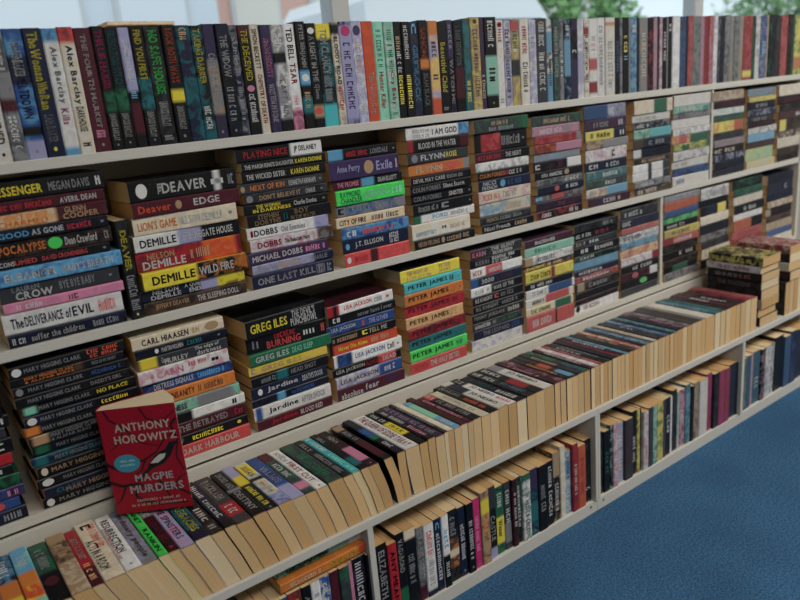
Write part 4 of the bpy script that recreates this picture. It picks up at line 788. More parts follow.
A 0 2.7765 .0019 1.0432 .0447 .1992 .1280 .0 .000~r~
A 0 2.8215 .0019 1.0432 .0533 .2016 .1280 .0 .000~k~
A 0 2.8751 .0015 1.0432 .0704 .1987 .1280 .0 .000~n~
D 0 -.0126 -.2207 .4058 .0314 .2002 .1098 .0 .045~st|=O.4-.7|w.2-.4:#5~
D 1 .0195 -.2220 .4045 .0285 .2024 .1085 .0 .045~ns|=o.45-.7|=y.7-.85|w.1-.35:#6~navy spine-up paperback with white lettering on the ledge below the first stack
D 1 .0493 -.2217 .4066 .0266 .2025 .1106 .0 .045~sm|=o.42-.62|=Oy.62-.85|w.15-.3:#5~pale blue spine-up paperback with white lettering on the ledge below the first stack
D 1 .0765 -.2205 .4048 .0289 .1955 .1088 .0 .045~gE|=k.52-1|e.12-.45:#7|*d.6-.75~green spine-up paperback with grey lettering on the ledge below the first stack
D 1 .1061 -.2216 .4070 .0290 .1999 .1110 .0 .044~vf|=f0-.15|=fi.5-1|f.2-.4:#4~brown spine-up paperback with tan lettering on the ledge below the second stack
D 1 .1349 -.2204 .4049 .0192 .1952 .1089 .0 .044~r|=d.7-1|w.15-.55:NEVER TO FORGET|u.6-.9:#4~red spine-up paperback with white lettering on the ledge below the second stack
D 1 .1546 -.2210 .4058 .0329 .2059 .1098 .0 .044~i|k.06-.14:#1|c.08-.5/.5-.95:#12|k.35-.85/.1-.6:ACTS IN A ROOM~cream spine-up paperback with black lettering on the ledge below the second stack
D 1 .1879 -.2216 .4068 .0259 .1987 .1108 .0 .044~w|k.08-.7:RESURRECTION|r.2-.8/0-.3:#15|*e.9-.94~white spine-up paperback with black lettering on the ledge below the second stack
D 1 .2137 -.2203 .4050 .0258 .2006 .1090 .0 .044~el|v.08-.9:ordinary people~grey spine-up paperback titled Ordinary People on the ledge below the second stack
D 1 .2401 -.2205 .4072 .0164 .1986 .1112 .0 .043~G|k.02-.38:BONNET|k.5-.92:RANKIN~bright green spine-up paperback with black lettering on the ledge below the second stack
D 1 .2565 -.2200 .4063 .0200 .1951 .1103 .0 .042~kd|=e.02-.3|w.04-.28:#4|d.35-.8:#6|*r.9-.96~black spine-up paperback with maroon lettering on the ledge below the second stack
D 1 .2766 -.2215 .4051 .0248 .2010 .1091 .0 .042~lp|=k0-.1|d.2-.85:THE SPINSTERS~lilac spine-up paperback with maroon lettering on the ledge below the second stack
D 1 .3020 -.2207 .4074 .0281 .1975 .1114 .0 .041~tn|y.08-.85:LOST LEGACIES|=n.8-1~teal spine-up paperback with yellow lettering on the ledge below the second stack
D 1 .3300 -.2210 .4058 .0233 .1957 .1098 .0 .040~kv|w.5-.75:#3|r.1-.3:#4|e.85-.92:#1~black spine-up paperback with white lettering on the ledge below the third stack
D 1 .3547 -.2212 .4073 .0201 .1976 .1113 .0 .040~nk|w.1-.8:#10|=k.85-1~navy spine-up paperback with white lettering on the ledge below the third stack
D 1 .3757 -.2214 .4051 .0311 .1998 .1091 .0 .039~Ev|w.08-.5:BACKLASH|=r.6-.85|w.65-.8:#3~charcoal spine-up paperback with white lettering on the ledge below the third stack
D 1 .4082 -.2214 .4069 .0261 .1976 .1109 .0 .038~k|w.05-.4:SWORD AND|w.5-.9:DESTINY|=e.42-.48~black spine-up paperback, five places left of the one titled First Cut
D 1 .4352 -.2205 .4052 .0227 .2051 .1092 .0 .037~kE|=l0-.25|=y.25-.45|y.5-.9:#10|*w.94-.98~black spine-up paperback with yellow lettering on the ledge below the third stack
D 1 .4584 -.2209 .4075 .0262 .1961 .1115 .0 .037~is|=y.05-.3|=k.38-.45|e.1-.34:SUSAN|=lb.8-1|f.5-.75:#5~cream spine-up paperback with tan lettering on the ledge below the third stack
D 1 .4855 -.2207 .4053 .0269 .2008 .1093 .0 .036~bP|w.25-.62:VILLAGE|=l.7-1~blue spine-up paperback with white lettering on the ledge below the third stack
D 1 .5125 -.2203 .4046 .0243 .2023 .1086 .0 .036~Eg|=d0-.2|w.25-.6:#7|=p.76-.9~charcoal spine-up paperback, next to the one titled First Cut
D 1 .5370 -.2217 .4048 .0237 .1983 .1088 .0 .035~w|e.06-.3:#7|r.34-.84:FIRST CUT|*r.93-.97~white spine-up paperback titled First Cut on the ledge below the fourth stack
D 1 .5623 -.2213 .4073 .0321 .1974 .1113 .0 .035~Eg|g.3-.85:#8~charcoal spine-up paperback with green lettering on the ledge below the fourth stack
D 1 .5954 -.2207 .4051 .0215 .1997 .1091 .0 .034~kE|w.1-.3:BILLY|e.4-.9:#12~black spine-up paperback with grey lettering on the ledge below the fourth stack
D 1 .6171 -.2203 .4056 .0183 .1963 .1096 .0 .032~a|w.03-.4:#7|m.5-.95:#7~turquoise spine-up paperback with mint lettering on the ledge below the fourth stack
D 1 .6356 -.2218 .4061 .0186 .1993 .1101 .0 .031~k|w.1-.25:NINA|=t.7-.9~black spine-up paperback with white lettering on the ledge below the fourth stack
D 1 .6543 -.2209 .4048 .0237 .1985 .1088 .0 .029~kd|=p.5-.85|w.15-.35:NINA|*w.93-.97~black spine-up paperback with white lettering on the ledge below the fourth stack, second such
D 1 .6915 -.2207 .4049 .0207 .2029 .1089 .0 .026~k|=f.02-.15|=d.5-.9|e.2-.45:#6~black spine-up paperback with grey lettering on the ledge below the fourth stack, second such
D 1 .7249 -.2203 .4056 .0200 .2056 .1096 .0 .008~kn|=b.3-.5|=g.5-.6|w.7-.85:#4~black spine-up paperback with white lettering on the ledge below the fifth stack
D 1 .7464 -.2201 .4053 .0347 .1998 .1093 .0 .013~w|r.04-.94/.15-.8:THE QUEEN OF EDDIE TAKAY~white spine-up paperback with red lettering on the ledge below the fifth stack
D 1 .7824 -.2205 .4045 .0210 .2003 .1085 .0 .008~k|=y.35-.7|w.03-.3:#5|k.42-.65:#6~black spine-up paperback with white lettering on the ledge below the fifth stack, second such
D 1 .8038 -.2210 .4075 .0200 .1961 .1115 .0 .007~kE|w.1-.5:#7|p.6-.9:#5~black spine-up paperback with white lettering on the ledge below the fifth stack, third such
D 1 .8236 -.2218 .4047 .0244 .2059 .1087 .0 .005~Pd|e.05-.9:#16~dark purple spine-up paperback with grey lettering on the ledge below the fifth stack
D 1 .8483 -.2210 .4062 .0109 .2021 .1102 .0 .004~Ek|e.1-.8:#13~charcoal spine-up paperback with grey lettering on the ledge below the fifth stack
D 1 .8593 -.2207 .4057 .0166 .1971 .1097 .0 .003~i~cream spine-up paperback on the ledge below the fifth stack
D 1 .8760 -.2216 .4059 .0197 .1800 .1099 .0 .002~se|=m.1-.6|w.7-.9:#4~pale blue spine-up paperback with white lettering on the ledge below the fifth stack
D 1 .8959 -.2208 .4066 .0185 .1953 .1106 .0 .000~dv|k.1-.85:#13~maroon spine-up paperback with black lettering on the ledge below the fifth stack
D 1 .9144 -.2211 .4057 .0159 .1800 .1097 .0 .000~d|p.1-.85:#13~maroon spine-up paperback with pink lettering on the ledge below the fifth stack
D 1 .9304 -.2202 .4062 .0249 .1800 .1102 .0 .000~kE|=c0-.18|w.02-.16:#3|e.25-.85:#9~black spine-up paperback with grey lettering on the ledge below the sixth stack
D 1 .9554 -.2210 .4053 .0254 .1800 .1093 .0 .000~i|e.2-.8:#9~cream spine-up paperback with grey lettering on the ledge below the sixth stack
D 1 .9809 -.2208 .4053 .0259 .1979 .1093 .0 .000~k|w.05-.4:JO NESBO|O.5-.85:#7~black spine-up paperback with white lettering on the ledge below the sixth stack
D 1 1.0070 -.2200 .4074 .0295 .2010 .1114 .0 .000~wi|=n.1-.4|k.45-.9:JO NESBO~white spine-up paperback with black lettering on the ledge below the sixth stack
D 1 1.0364 -.2211 .4058 .0269 .2024 .1098 .0 .000~k|w.04-.16:#3|=w.22-1|k.3-.7:JO NESBO|c.75-.95:#3~black spine-up paperback on the ledge below the sixth stack
D 1 1.0634 -.2215 .4047 .0307 .1969 .1087 .0 .000~k|t.1-.55:JO NESBO|w.6-.9:#4~black spine-up paperback with teal lettering on the ledge below the sixth stack
D 1 1.0959 -.2217 .4061 .0297 .2046 .1101 .0 .000~kE|w.05-.4:#5|s.5-.9:JO NESBO~black spine-up paperback with pale blue lettering on the ledge below the sixth stack
D 1 1.1256 -.2204 .4056 .0303 .2025 .1096 .0 .000~k|w.05-.35:#5|=r.5-.8~black spine-up paperback with white lettering on the ledge below the seventh stack
D 1 1.1560 -.2201 .4058 .0327 .1975 .1098 .0 .000~wi|=e0-.2|k.3-.8:JO NESBO~white spine-up paperback with black lettering on the ledge below the seventh stack
D 1 1.1906 -.2209 .4074 .0193 .2021 .1114 .0 .000~kd|p.2-.7:#8~black spine-up paperback with pink lettering on the ledge below the seventh stack
D 1 1.2099 -.2217 .4071 .0195 .1999 .1111 .0 .000~dp|k.2-.8:#9~maroon spine-up paperback with black lettering on the ledge below the seventh stack
D 1 1.2331 -.2211 .4056 .0198 .1963 .1096 .0 .000~kE|o.3-.8:#9~black spine-up paperback with orange lettering on the ledge below the seventh stack
D 1 1.2529 -.2207 .4047 .0220 .2001 .1087 .0 .000~kv|=O.4-.6|=s.7-.95~black spine-up paperback on the ledge below the seventh stack
D 1 1.2749 -.2200 .4056 .0223 .2017 .1096 .0 .000~nE|f.2-.6:#7~navy spine-up paperback with tan lettering on the ledge below the seventh stack
D 1 1.2972 -.2207 .4052 .0226 .2007 .1092 .0 .000~gk|b.6-.9:#4~green spine-up paperback with blue lettering on the ledge below the seventh stack
D 0 1.3236 -.2210 .4056 .0153 .1984 .1096 .0 .000~dk|w.2-.8:#9~
D 1 1.3389 -.2204 .4067 .0193 .1991 .1107 .0 .000~wp~white spine-up paperback on the ledge below the eighth stack
D 0 1.3583 -.2212 .4070 .0137 .1992 .1110 .0 .000~ck|e.2-.8:#8~
D 0 1.3719 -.2203 .4063 .0177 .1996 .1103 .0 .000~k|w.2-.6:#5~
D 0 1.3896 -.2206 .4052 .0159 .1970 .1092 .0 .000~Ek|e.2-.8:#8~
D 1 1.4056 -.2219 .4073 .0201 .1988 .1113 .0 .000~nk~navy spine-up paperback on the ledge below the eighth stack
D 0 1.4257 -.2211 .4068 .0163 .2050 .1108 .0 .000~dr~
D 0 1.4420 -.2207 .4061 .0165 .2048 .1101 .0 .000~kd|w.2-.7:#6~
D 0 1.4585 -.2213 .4048 .0166 .2060 .1088 .0 .000~st~
D 0 1.4751 -.2212 .4057 .0168 .2012 .1097 .0 .000~kE~
D 1 1.4919 -.2217 .4054 .0213 .1975 .1094 .0 .000~vk|f.2-.7:#6~brown spine-up paperback with tan lettering on the ledge below the eighth stack
D 0 1.5132 -.2214 .4055 .0172 .2042 .1095 .0 .000~ci~
D 0 1.5304 -.2202 .4055 .0174 .1975 .1095 .0 .000~kv~
D 0 1.5477 -.2213 .4072 .0176 .2033 .1112 .0 .000~sn~
D 0 1.5653 -.2201 .4048 .0178 .2005 .1088 .0 .000~vE~
D 0 1.5830 -.2213 .4048 .0180 .1966 .1088 .0 .000~if~
D 0 1.6009 -.2217 .4066 .0181 .2034 .1106 .0 .000~Ek~
D 0 1.6190 -.2200 .4051 .0161 .1993 .1091 .0 .000~kv|w.3-.5:#2~
D 0 1.6350 -.2202 .4053 .0208 .2021 .1093 .0 .000~bs~
D 0 1.6558 -.2208 .4046 .0188 .2038 .1086 .0 .000~k~
D 0 1.6745 -.2210 .4048 .0190 .2033 .1088 .0 .000~ts~
D 0 1.6933 -.2206 .4066 .0240 .2013 .1106 .0 .000~nk~
D 0 1.7172 -.2203 .4068 .0219 .2043 .1108 .0 .000~dp~
D 0 1.7390 -.2206 .4062 .0221 .2054 .1102 .0 .000~ek~
D 0 1.7610 -.2209 .4072 .0249 .1963 .1112 .0 .000~Ev~
D 0 1.7858 -.2206 .4065 .0253 .2033 .1105 .0 .000~vk~
D 0 1.8109 -.2206 .4074 .0205 .1985 .1114 .0 .000~e~
D 1 1.8314 -.2217 .4051 .0442 .1993 .1091 .0 .000~i~cream spine-up paperback on the ledge below the tenth stack
D 1 1.8807 -.2200 .4063 .0293 .2003 .1103 .0 .000~ts~teal spine-up paperback on the ledge below the tenth stack
D 0 1.9099 -.2206 .4057 .0271 .2000 .1097 .0 .000~tk~
D 0 1.9368 -.2214 .4054 .0275 .1954 .1094 .0 .000~kd~
D 1 1.9641 -.2204 .4057 .0307 .2017 .1097 .0 .000~d|w.3-.6:#4~maroon spine-up paperback with white lettering on the ledge below the eleventh stack
D 0 1.9946 -.2204 .4052 .0255 .2036 .1092 .0 .000~kv|w.4-.8:#4~
D 0 2.0200 -.2212 .4048 .0287 .1961 .1088 .0 .000~dk~
D 0 2.0484 -.2213 .4064 .0291 .1962 .1104 .0 .000~rk~
D 1 2.0774 -.2219 .4049 .0355 .2047 .1089 .0 .000~c~coral red spine-up paperback on the ledge below the eleventh stack
E 0 .3753 -.2141 .0340 .0237 .1820 .1180 .0 .000~kE|w.3-.5:#2~
E 0 .3993 -.2111 .0340 .0200 .1820 .1180 .0 .000~c~
E 0 .4196 -.2182 .0340 .0309 .1820 .1180 .0 .000~bk|s.2-.5:#4~
E 0 .4508 -.2155 .0340 .0296 .1820 .1180 .0 .000~vr|o.1-.4:#5~
E 0 .4807 -.2175 .0340 .0193 .1820 .1180 .0 .000~k|w.12-.6:AGENTS~
E 0 .5003 -.2179 .0340 .0196 .1820 .1180 .0 .000~w|e.1-.3:#2~
E 0 .5202 -.2160 .0340 .0222 .1820 .1180 .0 .000~bw|w.08-.7:#8~
E 0 .5427 -.2160 .0340 .0203 .1820 .1180 .0 .000~d~
E 0 .5633 -.2191 .0340 .0230 .1820 .1180 .0 .000~Eg~
E 0 .5866 -.2146 .0340 .0091 .1820 .1180 .0 .000~p~
E 1 .5961 -.2120 .0340 .0309 .1820 .1180 .0 .000~kP|w.06-.8:#10~black upright paperback with white lettering in the first bay of the bottom shelf
E 0 .6273 -.2190 .0340 .0044 .1820 .1180 .0 .000~k~
E 1 .6500 -.2167 .0340 .0297 .1879 .1180 .0 .000~k|w.08-.68:ELIZABETH|e.76-.95:#5~black upright paperback with white lettering in the second bay of the bottom shelf
E 1 .6790 -.2198 .0340 .0227 .1794 .1180 .0 .000~r|k.1-.85:ANY MEANS|w.88-.95:#2~red upright paperback with black lettering in the second bay of the bottom shelf
E 1 .7031 -.2143 .0340 .0230 .1895 .1180 .0 .000~k|w.08-.5:VAGABOND|=g.7-.9~black upright paperback titled Vagabond in the second bay of the bottom shelf
E 1 .7261 -.2132 .0340 .0301 .1861 .1180 .0 .000~k|=i0-.12|e.3-.7:#9~black upright paperback with grey lettering in the second bay of the bottom shelf
E 1 .7559 -.2147 .0340 .0199 .1800 .1180 .0 .000~eE|w.08-.7:BLACK ECHO|=d.8-1~grey upright paperback with white lettering in the second bay of the bottom shelf
E 1 .7759 -.2162 .0340 .0272 .1779 .1180 .0 .000~w|c.1-.42:#9|e.5-.85:#9|=n.92-1~white upright paperback with grey lettering in the second bay of the bottom shelf
E 1 .8035 -.2157 .0340 .0193 .1793 .1180 .0 .000~n|w.2-.85:#13|s.05-.14:#1~navy upright paperback with white lettering in the second bay of the bottom shelf
E 1 .8231 -.2189 .0340 .0195 .1799 .1180 .0 .000~w|=k.55-1|s.2-.45:#4|w.65-.85:#4~white upright paperback with pale blue lettering in the second bay of the bottom shelf
E 1 .8430 -.2133 .0340 .0300 .1798 .1180 .0 .000~kE|=vo.4-.8|e.1-.35:#5|=i.55-.65~black paperback, six places left of the one titled Winner
E 1 .8729 -.2140 .0340 .0218 .1761 .1180 .0 .000~n|w.25-.75:#12|*w.9-.95~navy paperback, five places left of the one titled Winner
E 1 .8951 -.2188 .0340 .0206 .1778 .1180 .0 .000~k|w.25-.8:#12|*w.9-.95~black paperback, four places left of the one titled Winner
E 1 .9162 -.2163 .0340 .0209 .1796 .1180 .0 .000~h|p.25-.75:#12|*w.92-.96~magenta upright paperback with pink lettering in the second bay of the bottom shelf
E 1 .9380 -.2193 .0340 .0258 .1871 .1180 .0 .000~fv|o.3-.6:#5|=y.1-.3~tan upright paperback with orange lettering in the second bay of the bottom shelf
E 1 .9640 -.2140 .0340 .0247 .1863 .1180 .0 .000~k|=E0-.3|w.4-.75:CASTLE|=l.85-1~black paperback, next to the one titled Winner
E 1 .9884 -.2120 .0340 .0268 .1763 .1180 .0 .000~gk|=y.45-.85|w.1-.3:#4|k.5-.75:Winner~green upright paperback titled Winner in the second bay of the bottom shelf
E 1 1.0156 -.2125 .0340 .0224 .1777 .1180 .0 .000~E|w.12-.6:#6|=e.6-.9~charcoal upright paperback with white lettering in the second bay of the bottom shelf
E 0 1.0384 -.2183 .0340 .0161 .1784 .1180 .0 .000~dk|w.2-.7:#9~
E 0 1.0547 -.2140 .0340 .0163 .1763 .1180 .0 .000~kg|w.08-.75:#10~
E 1 1.0714 -.2197 .0340 .0267 .1772 .1180 .0 .000~wg|=g0-.1|k.3-.85:#10~white upright paperback with black lettering in the second bay of the bottom shelf
E 1 1.0985 -.2165 .0340 .0272 .1792 .1180 .0 .000~nt|=P0-.3|=t.5-.8|*w.92-.96~navy upright paperback in the second bay of the bottom shelf
E 1 1.1258 -.2189 .0340 .0312 .1773 .1180 .0 .000~k|e.3-.7:#7~black paperback, four places left of the one titled Jungle
E 1 1.1573 -.2160 .0340 .0247 .1760 .1180 .0 .000~k|w.08-.85:#13~black paperback, three places left of the one titled Jungle
E 1 1.1828 -.2139 .0340 .0250 .1894 .1180 .0 .000~kf|=f0-.35|w.45-.85:#8~black paperback, two places left of the one titled Jungle
E 0 1.2084 -.2156 .0340 .0180 .1980 .1180 .0 .000~i~
E 1 1.2260 -.2122 .0340 .0239 .1763 .1180 .0 .000~sw|b.08-.45:JUNGLE|w.6-.85:#5~pale blue upright paperback titled Jungle in the second bay of the bottom shelf
E 0 1.2506 -.2196 .0340 .0204 .1892 .1180 .0 .000~rd|w.3-.75:#11~
E 1 1.2709 -.2198 .0340 .0285 .1763 .1180 .0 .000~O|r.2-.8:#7~orange-red upright paperback with red lettering in the second bay of the bottom shelf
E 1 1.2998 -.2126 .0340 .0289 .1799 .1180 .0 .000~kE|w.7-.8:#1~black paperback, three places right of the one titled Jungle
E 1 1.3508 -.2124 .0340 .0258 .1796 .1180 .0 .000~kE~black upright paperback in the third bay of the bottom shelf
E 0 1.3769 -.2158 .0340 .0242 .1769 .1180 .0 .000~k|t.3-.7:#5~
E 0 1.4015 -.2168 .0340 .0121 .1869 .1180 .0 .000~km~
E 0 1.4139 -.2182 .0340 .0205 .1864 .1180 .0 .000~pw|w.5-.9:#6~
E 1 1.4347 -.2113 .0340 .0293 .1769 .1180 .0 .000~le|w.2-.8:#8~lilac upright paperback with white lettering in the third bay of the bottom shelf
E 1 1.4643 -.2179 .0340 .0342 .1784 .1180 .0 .000~Ed~charcoal upright paperback in the third bay of the bottom shelf
E 0 1.4988 -.2121 .0340 .0216 .1897 .1180 .0 .000~k|w.4-.8:#7~
E 0 1.5207 -.2144 .0340 .0130 .1884 .1180 .0 .000~yE~
E 0 1.5339 -.2116 .0340 .0086 .1895 .1180 .0 .000~k~
E 0 1.5430 -.2198 .0340 .0222 .1761 .1180 .0 .000~wp|c.5-.9:#7~
E 0 1.5654 -.2186 .0340 .0225 .1797 .1180 .0 .000~E~
E 0 1.5882 -.2184 .0340 .0181 .1795 .1180 .0 .000~mt~
E 0 1.6066 -.2176 .0340 .0301 .1788 .1180 .0 .000~yg~
E 0 1.6370 -.2151 .0340 .0163 .1786 .1180 .0 .000~E~
E 0 1.6536 -.2131 .0340 .0236 .1775 .1180 .0 .000~k|w.3-.6:#4~
E 0 1.6775 -.2127 .0340 .0094 .1780 .1180 .0 .000~w~
E 0 1.6869 -.2115 .0340 .0241 .1899 .1180 .0 .000~kE~
E 0 1.7115 -.2128 .0340 .0095 .1800 .1180 .0 .000~mw~
E 0 1.7214 -.2113 .0340 .0296 .1796 .1180 .0 .000~pd|w.3-.6:#3~
E 0 1.7510 -.2134 .0340 .0249 .1865 .1180 .0 .000~ts~
E 0 1.7767 -.2160 .0340 .0150 .1762 .1180 .0 .000~k~
E 0 1.7918 -.2141 .0340 .0255 .1799 .1180 .0 .000~fv~
E 1 1.8177 -.2179 .0340 .0418 .1791 .1180 .0 .000~wi~white upright paperback in the third bay of the bottom shelf
E 0 1.8593 -.2124 .0340 .0318 .1866 .1180 .0 .000~hr~
E 0 1.8920 -.2182 .0340 .0269 .1786 .1180 .0 .000~kE~
E 0 1.9191 -.2196 .0340 .0329 .1798 .1180 .0 .000~hr~
E 0 1.9525 -.2190 .0340 .0278 .1769 .1180 .0 .000~rh~
E 1 1.9804 -.2134 .0340 .0455 .1788 .1180 .0 .000~n~navy upright paperback in the third bay of the bottom shelf
E 0 2.0264 -.2154 .0340 .0123 .1773 .1180 .0 .000~nE~
E 0 2.0645 -.2169 .0340 .0205 .1765 .1180 .0 .000~ge~
E 0 2.0850 -.2165 .0340 .0237 .1788 .1180 .0 .000~bg~
E 0 2.1093 -.2135 .0340 .0179 .1763 .1180 .0 .000~pe~
E 0 2.1273 -.2126 .0340 .0428 .1783 .1180 .0 .000~tb|w.5-.7:#3~
E 0 2.1704 -.2177 .0340 .0247 .1777 .1180 .0 .000~kp~
E 0 2.1953 -.2167 .0340 .0378 .1796 .1180 .0 .000~we~
E 0 2.2336 -.2110 .0340 .0320 .1775 .1180 .0 .000~ew~
E 1 2.2645 -.2130 .0340 .0524 .1899 .1180 .0 .000~k~black upright paperback in the fourth bay of the bottom shelf
E 0 2.3184 -.2193 .0340 .0401 .1799 .1180 .0 .000~bt~
E 0 2.3579 -.2194 .0340 .0409 .1875 .1180 .0 .000~nb~
E 0 2.4003 -.2146 .0340 .0417 .1782 .1180 .0 .000~nP~
E 0 2.4423 -.2126 .0340 .0643 .1783 .1180 .0 .000~k~
E 0 2.5071 -.2174 .0340 .0587 .1765 .1180 .0 .000~b~
F 1 .4410 -.2150 .2225 .0195 .1900 .1200 .0 .000~o|y.55-.92:DEADLINE|=O.9-1|i.08-.45:#9~orange paperback titled Deadline lying flat on upright books, bottom shelf
F 1 .4430 -.1980 .2425 .0190 .1900 .1200 .0 .000~gm|k.1-.6:THE VANISHING|=m.6-.85|=w.85-1~green paperback with black lettering lying flat on upright books, bottom shelf
F 0 .5000 -.1680 .2620 .0120 .1350 .1000 .0 .000~k|r.2-.8:#9~
P 0 2.1379 -.2205 .2970 .0296 .1780 .1100 .0 .000~kE~
P 0 2.1320 -.2163 .3270 .0276 .1780 .1100 .0 .000~vk~
P 0 2.1373 -.2230 .3550 .0296 .1780 .1100 .0 .000~ie~
P 0 2.1378 -.2211 .3850 .0296 .1780 .1100 .0 .000~kE~
P 0 2.1367 -.2200 .4150 .0276 .1780 .1100 .0 .000~kE|e.2-.8:THE SHADOW~
P 0 2.1321 -.2227 .4430 .0256 .1780 .1100 .0 .000~k|e.15-.55:#9|c.6-.8:#4~
P 0 2.1328 -.2174 .4690 .0216 .1780 .1100 .0 .000~wp|d.2-.8:#12~
P 0 2.1331 -.2229 .4910 .0296 .1780 .1100 .0 .000~ky|y.08-.5:#7|y.55-.8:#5~
P 0 2.3115 -.2234 .4090 .0296 .1780 .1100 .0 .000~dk~
P 0 2.3087 -.2187 .4390 .0276 .1780 .1100 .0 .000~iw~
P 0 2.3125 -.2185 .4670 .0296 .1780 .1100 .0 .000~kE~
P 0 2.3111 -.2190 .4970 .0256 .1780 .1100 .0 .000~ri~
D 0 2.2900 -.2220 .4070 .0275 .1760 .1110 .0 .000~kE~
D 0 2.3180 -.2220 .4070 .0275 .1760 .1110 .0 .000~dk~
D 0 2.3460 -.2220 .4070 .0275 .1760 .1110 .0 .000~nk~
D 0 2.3740 -.2220 .4070 .0275 .1760 .1110 .0 .000~iw~
D 0 2.4020 -.2220 .4070 .0275 .1760 .1110 .0 .000~kv~'''
GRP = {'A': 'paperbacks upright on the top shelf', 'B': 'stacked paperbacks on the upper stacked shelf', 'C': 'stacked paperbacks on the lower stacked shelf',
       'D': 'paperbacks spine up along the ledge', 'E': 'upright paperbacks on the bottom shelf', 'X': 'paperbacks upright between stacks', 'F': 'paperbacks lying on the upright books', 'P': 'paperbacks piled at the end of the ledge'}
SV, SF, SC, SA, SL, SM = [], [], [], [], [], []
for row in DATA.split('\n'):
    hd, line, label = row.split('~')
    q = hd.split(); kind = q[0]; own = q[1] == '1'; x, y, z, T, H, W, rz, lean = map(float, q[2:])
    PL = palette(.14 + .3*min(1, max(0, x-.75)/.9))     # distance haze put into the cover colours, stronger farther along
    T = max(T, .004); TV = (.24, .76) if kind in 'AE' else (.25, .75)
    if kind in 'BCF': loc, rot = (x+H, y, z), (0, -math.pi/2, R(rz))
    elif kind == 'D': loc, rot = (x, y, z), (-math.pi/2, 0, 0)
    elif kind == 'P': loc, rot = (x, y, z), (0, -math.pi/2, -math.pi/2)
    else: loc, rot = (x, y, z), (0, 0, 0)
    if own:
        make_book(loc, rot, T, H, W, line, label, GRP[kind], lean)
    else:
        from mathutils import Euler
        mw = Matrix.Translation(loc) @ Euler(rot).to_matrix().to_4x4()
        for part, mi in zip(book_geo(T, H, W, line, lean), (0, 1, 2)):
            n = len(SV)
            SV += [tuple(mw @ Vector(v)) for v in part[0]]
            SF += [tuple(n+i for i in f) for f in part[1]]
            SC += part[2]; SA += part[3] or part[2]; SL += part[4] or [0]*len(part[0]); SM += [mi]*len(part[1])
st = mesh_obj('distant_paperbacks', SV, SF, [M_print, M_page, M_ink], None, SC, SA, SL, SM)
tag(st, 'blurred mass of closely packed paperbacks filling the far end of every shelf', 'books', None, 'stuff')

PL = palette(.14)
# the red book stood face out in front of the lower stacks
mg = empty('paperback_book', (.2245, -.047, .4125), 'red paperback with black branches and a bird, standing face out on the ledge books', 'book', None, (0, 0, R(-32)))
BW, BH, BT = .136, .203, .034
red = lin((170,22,44))
def bx(x0,x1,y0,y1,z0,z1):
    return [(x0,y0,z0),(x1,y0,z0),(x1,y1,z0),(x0,y1,z0),(x0,y0,z1),(x1,y0,z1),(x1,y1,z1),(x0,y1,z1)]
def slab(pts, z0, z1):                          # plan outline extruded upward
    n = len(pts); v = [(a, b, z0) for a, b in pts] + [(a, b, z1) for a, b in pts]
    return v, [tuple(range(n-1, -1, -1)), tuple(range(n, 2*n))] + [(i, (i+1) % n, (i+1) % n+n, i+n) for i in range(n)]
# the book stands a little fanned open, so its page block is a wedge in plan
V, F = slab([(0,.003),(.003,0),(BW,0),(BW,.0007),(.0036,.0009),(.0012,.0035),(.0046,.0215),(.104,.0735),(.1035,.0745),(.0035,.0225)], 0, BH)
mesh_obj('cover', V, F, [M_print], mg, [red]*len(F), [red]*len(F))
V, F = slab([(.0045,.0016),(BW-.002,.0012),(.128,.03),(.1015,.0712),(.0052,.0208),(.0022,.0045)], .0008, BH-.0008)
mesh_obj('page_block', V, F, [M_page], mg, [lin((232,214,180))]*len(F), None, [v[1]*.6 for v in V])
def flat(name, col, shapes, y=-.0004):
    V, F = [], []
    for sh in shapes:
        n = len(V); V += [(a*BW, y, b*BH) for a, b in sh]; F.append(tuple(range(n, n+len(sh))))
    o = mesh_obj(name, V, F, [M_ink], mg, [lin(col)]*len(F)); return o
def branch(pts, w0, w1):
    out = []
    n = len(pts)
    for i in range(n-1):
        (a, b), (c, d) = pts[i], pts[i+1]
        dx, dy = (c-a)*BW, (d-b)*BH; l = math.hypot(dx, dy) or 1; nx, ny = -dy/l, dx/l
        wa = 1.5*(w0+(w1-w0)*i/(n-1)); wb = 1.5*(w0+(w1-w0)*(i+1)/(n-1))
        out.append([(a-nx*wa/BW, b-ny*wa/BH), (c-nx*wb/BW, d-ny*wb/BH), (c+nx*wb/BW, d+ny*wb/BH), (a+nx*wa/BW, b+ny*wa/BH)][::1])
    return out
br = []
for pts, a, b in (([(.1,.99),(.16,.9),(.3,.83),(.42,.72),(.5,.66),(.7,.62)],.0012,.0005), ([(.0,.5),(.12,.44),(.3,.47),(.5,.5),(.66,.56)],.002,.001),
                  ([(.98,.86),(.9,.8),(.96,.66),(.9,.5),(.97,.36)],.0014,.0007), ([(.0,.32),(.15,.27),(.35,.28),(.55,.2),(.8,.22),(1.,.12)],.002,.0012),
                  ([(.62,.3),(.7,.2),(.74,.08)],.0016,.0008), ([(.55,.99),(.62,.88),(.8,.84),(.98,.93)],.001,.0005), ([(.2,.27),(.1,.14),(.02,.1)],.0014,.0006),
                  ([(.3,.83),(.26,.7),(.1,.62)],.0009,.0004), ([(.5,.5),(.44,.4),(.3,.36)],.0012,.0005), ([(.66,.56),(.8,.68),(.95,.74)],.001,.0005), ([(.8,.22),(.9,.3),(1,.33)],.001,.0006),
                  ([(.35,.28),(.3,.16),(.4,.1),(.6,.06),(.95,.05)],.0016,.001)):
    br += branch(pts, a, b)
flat('branch_print', (38,14,20), br)
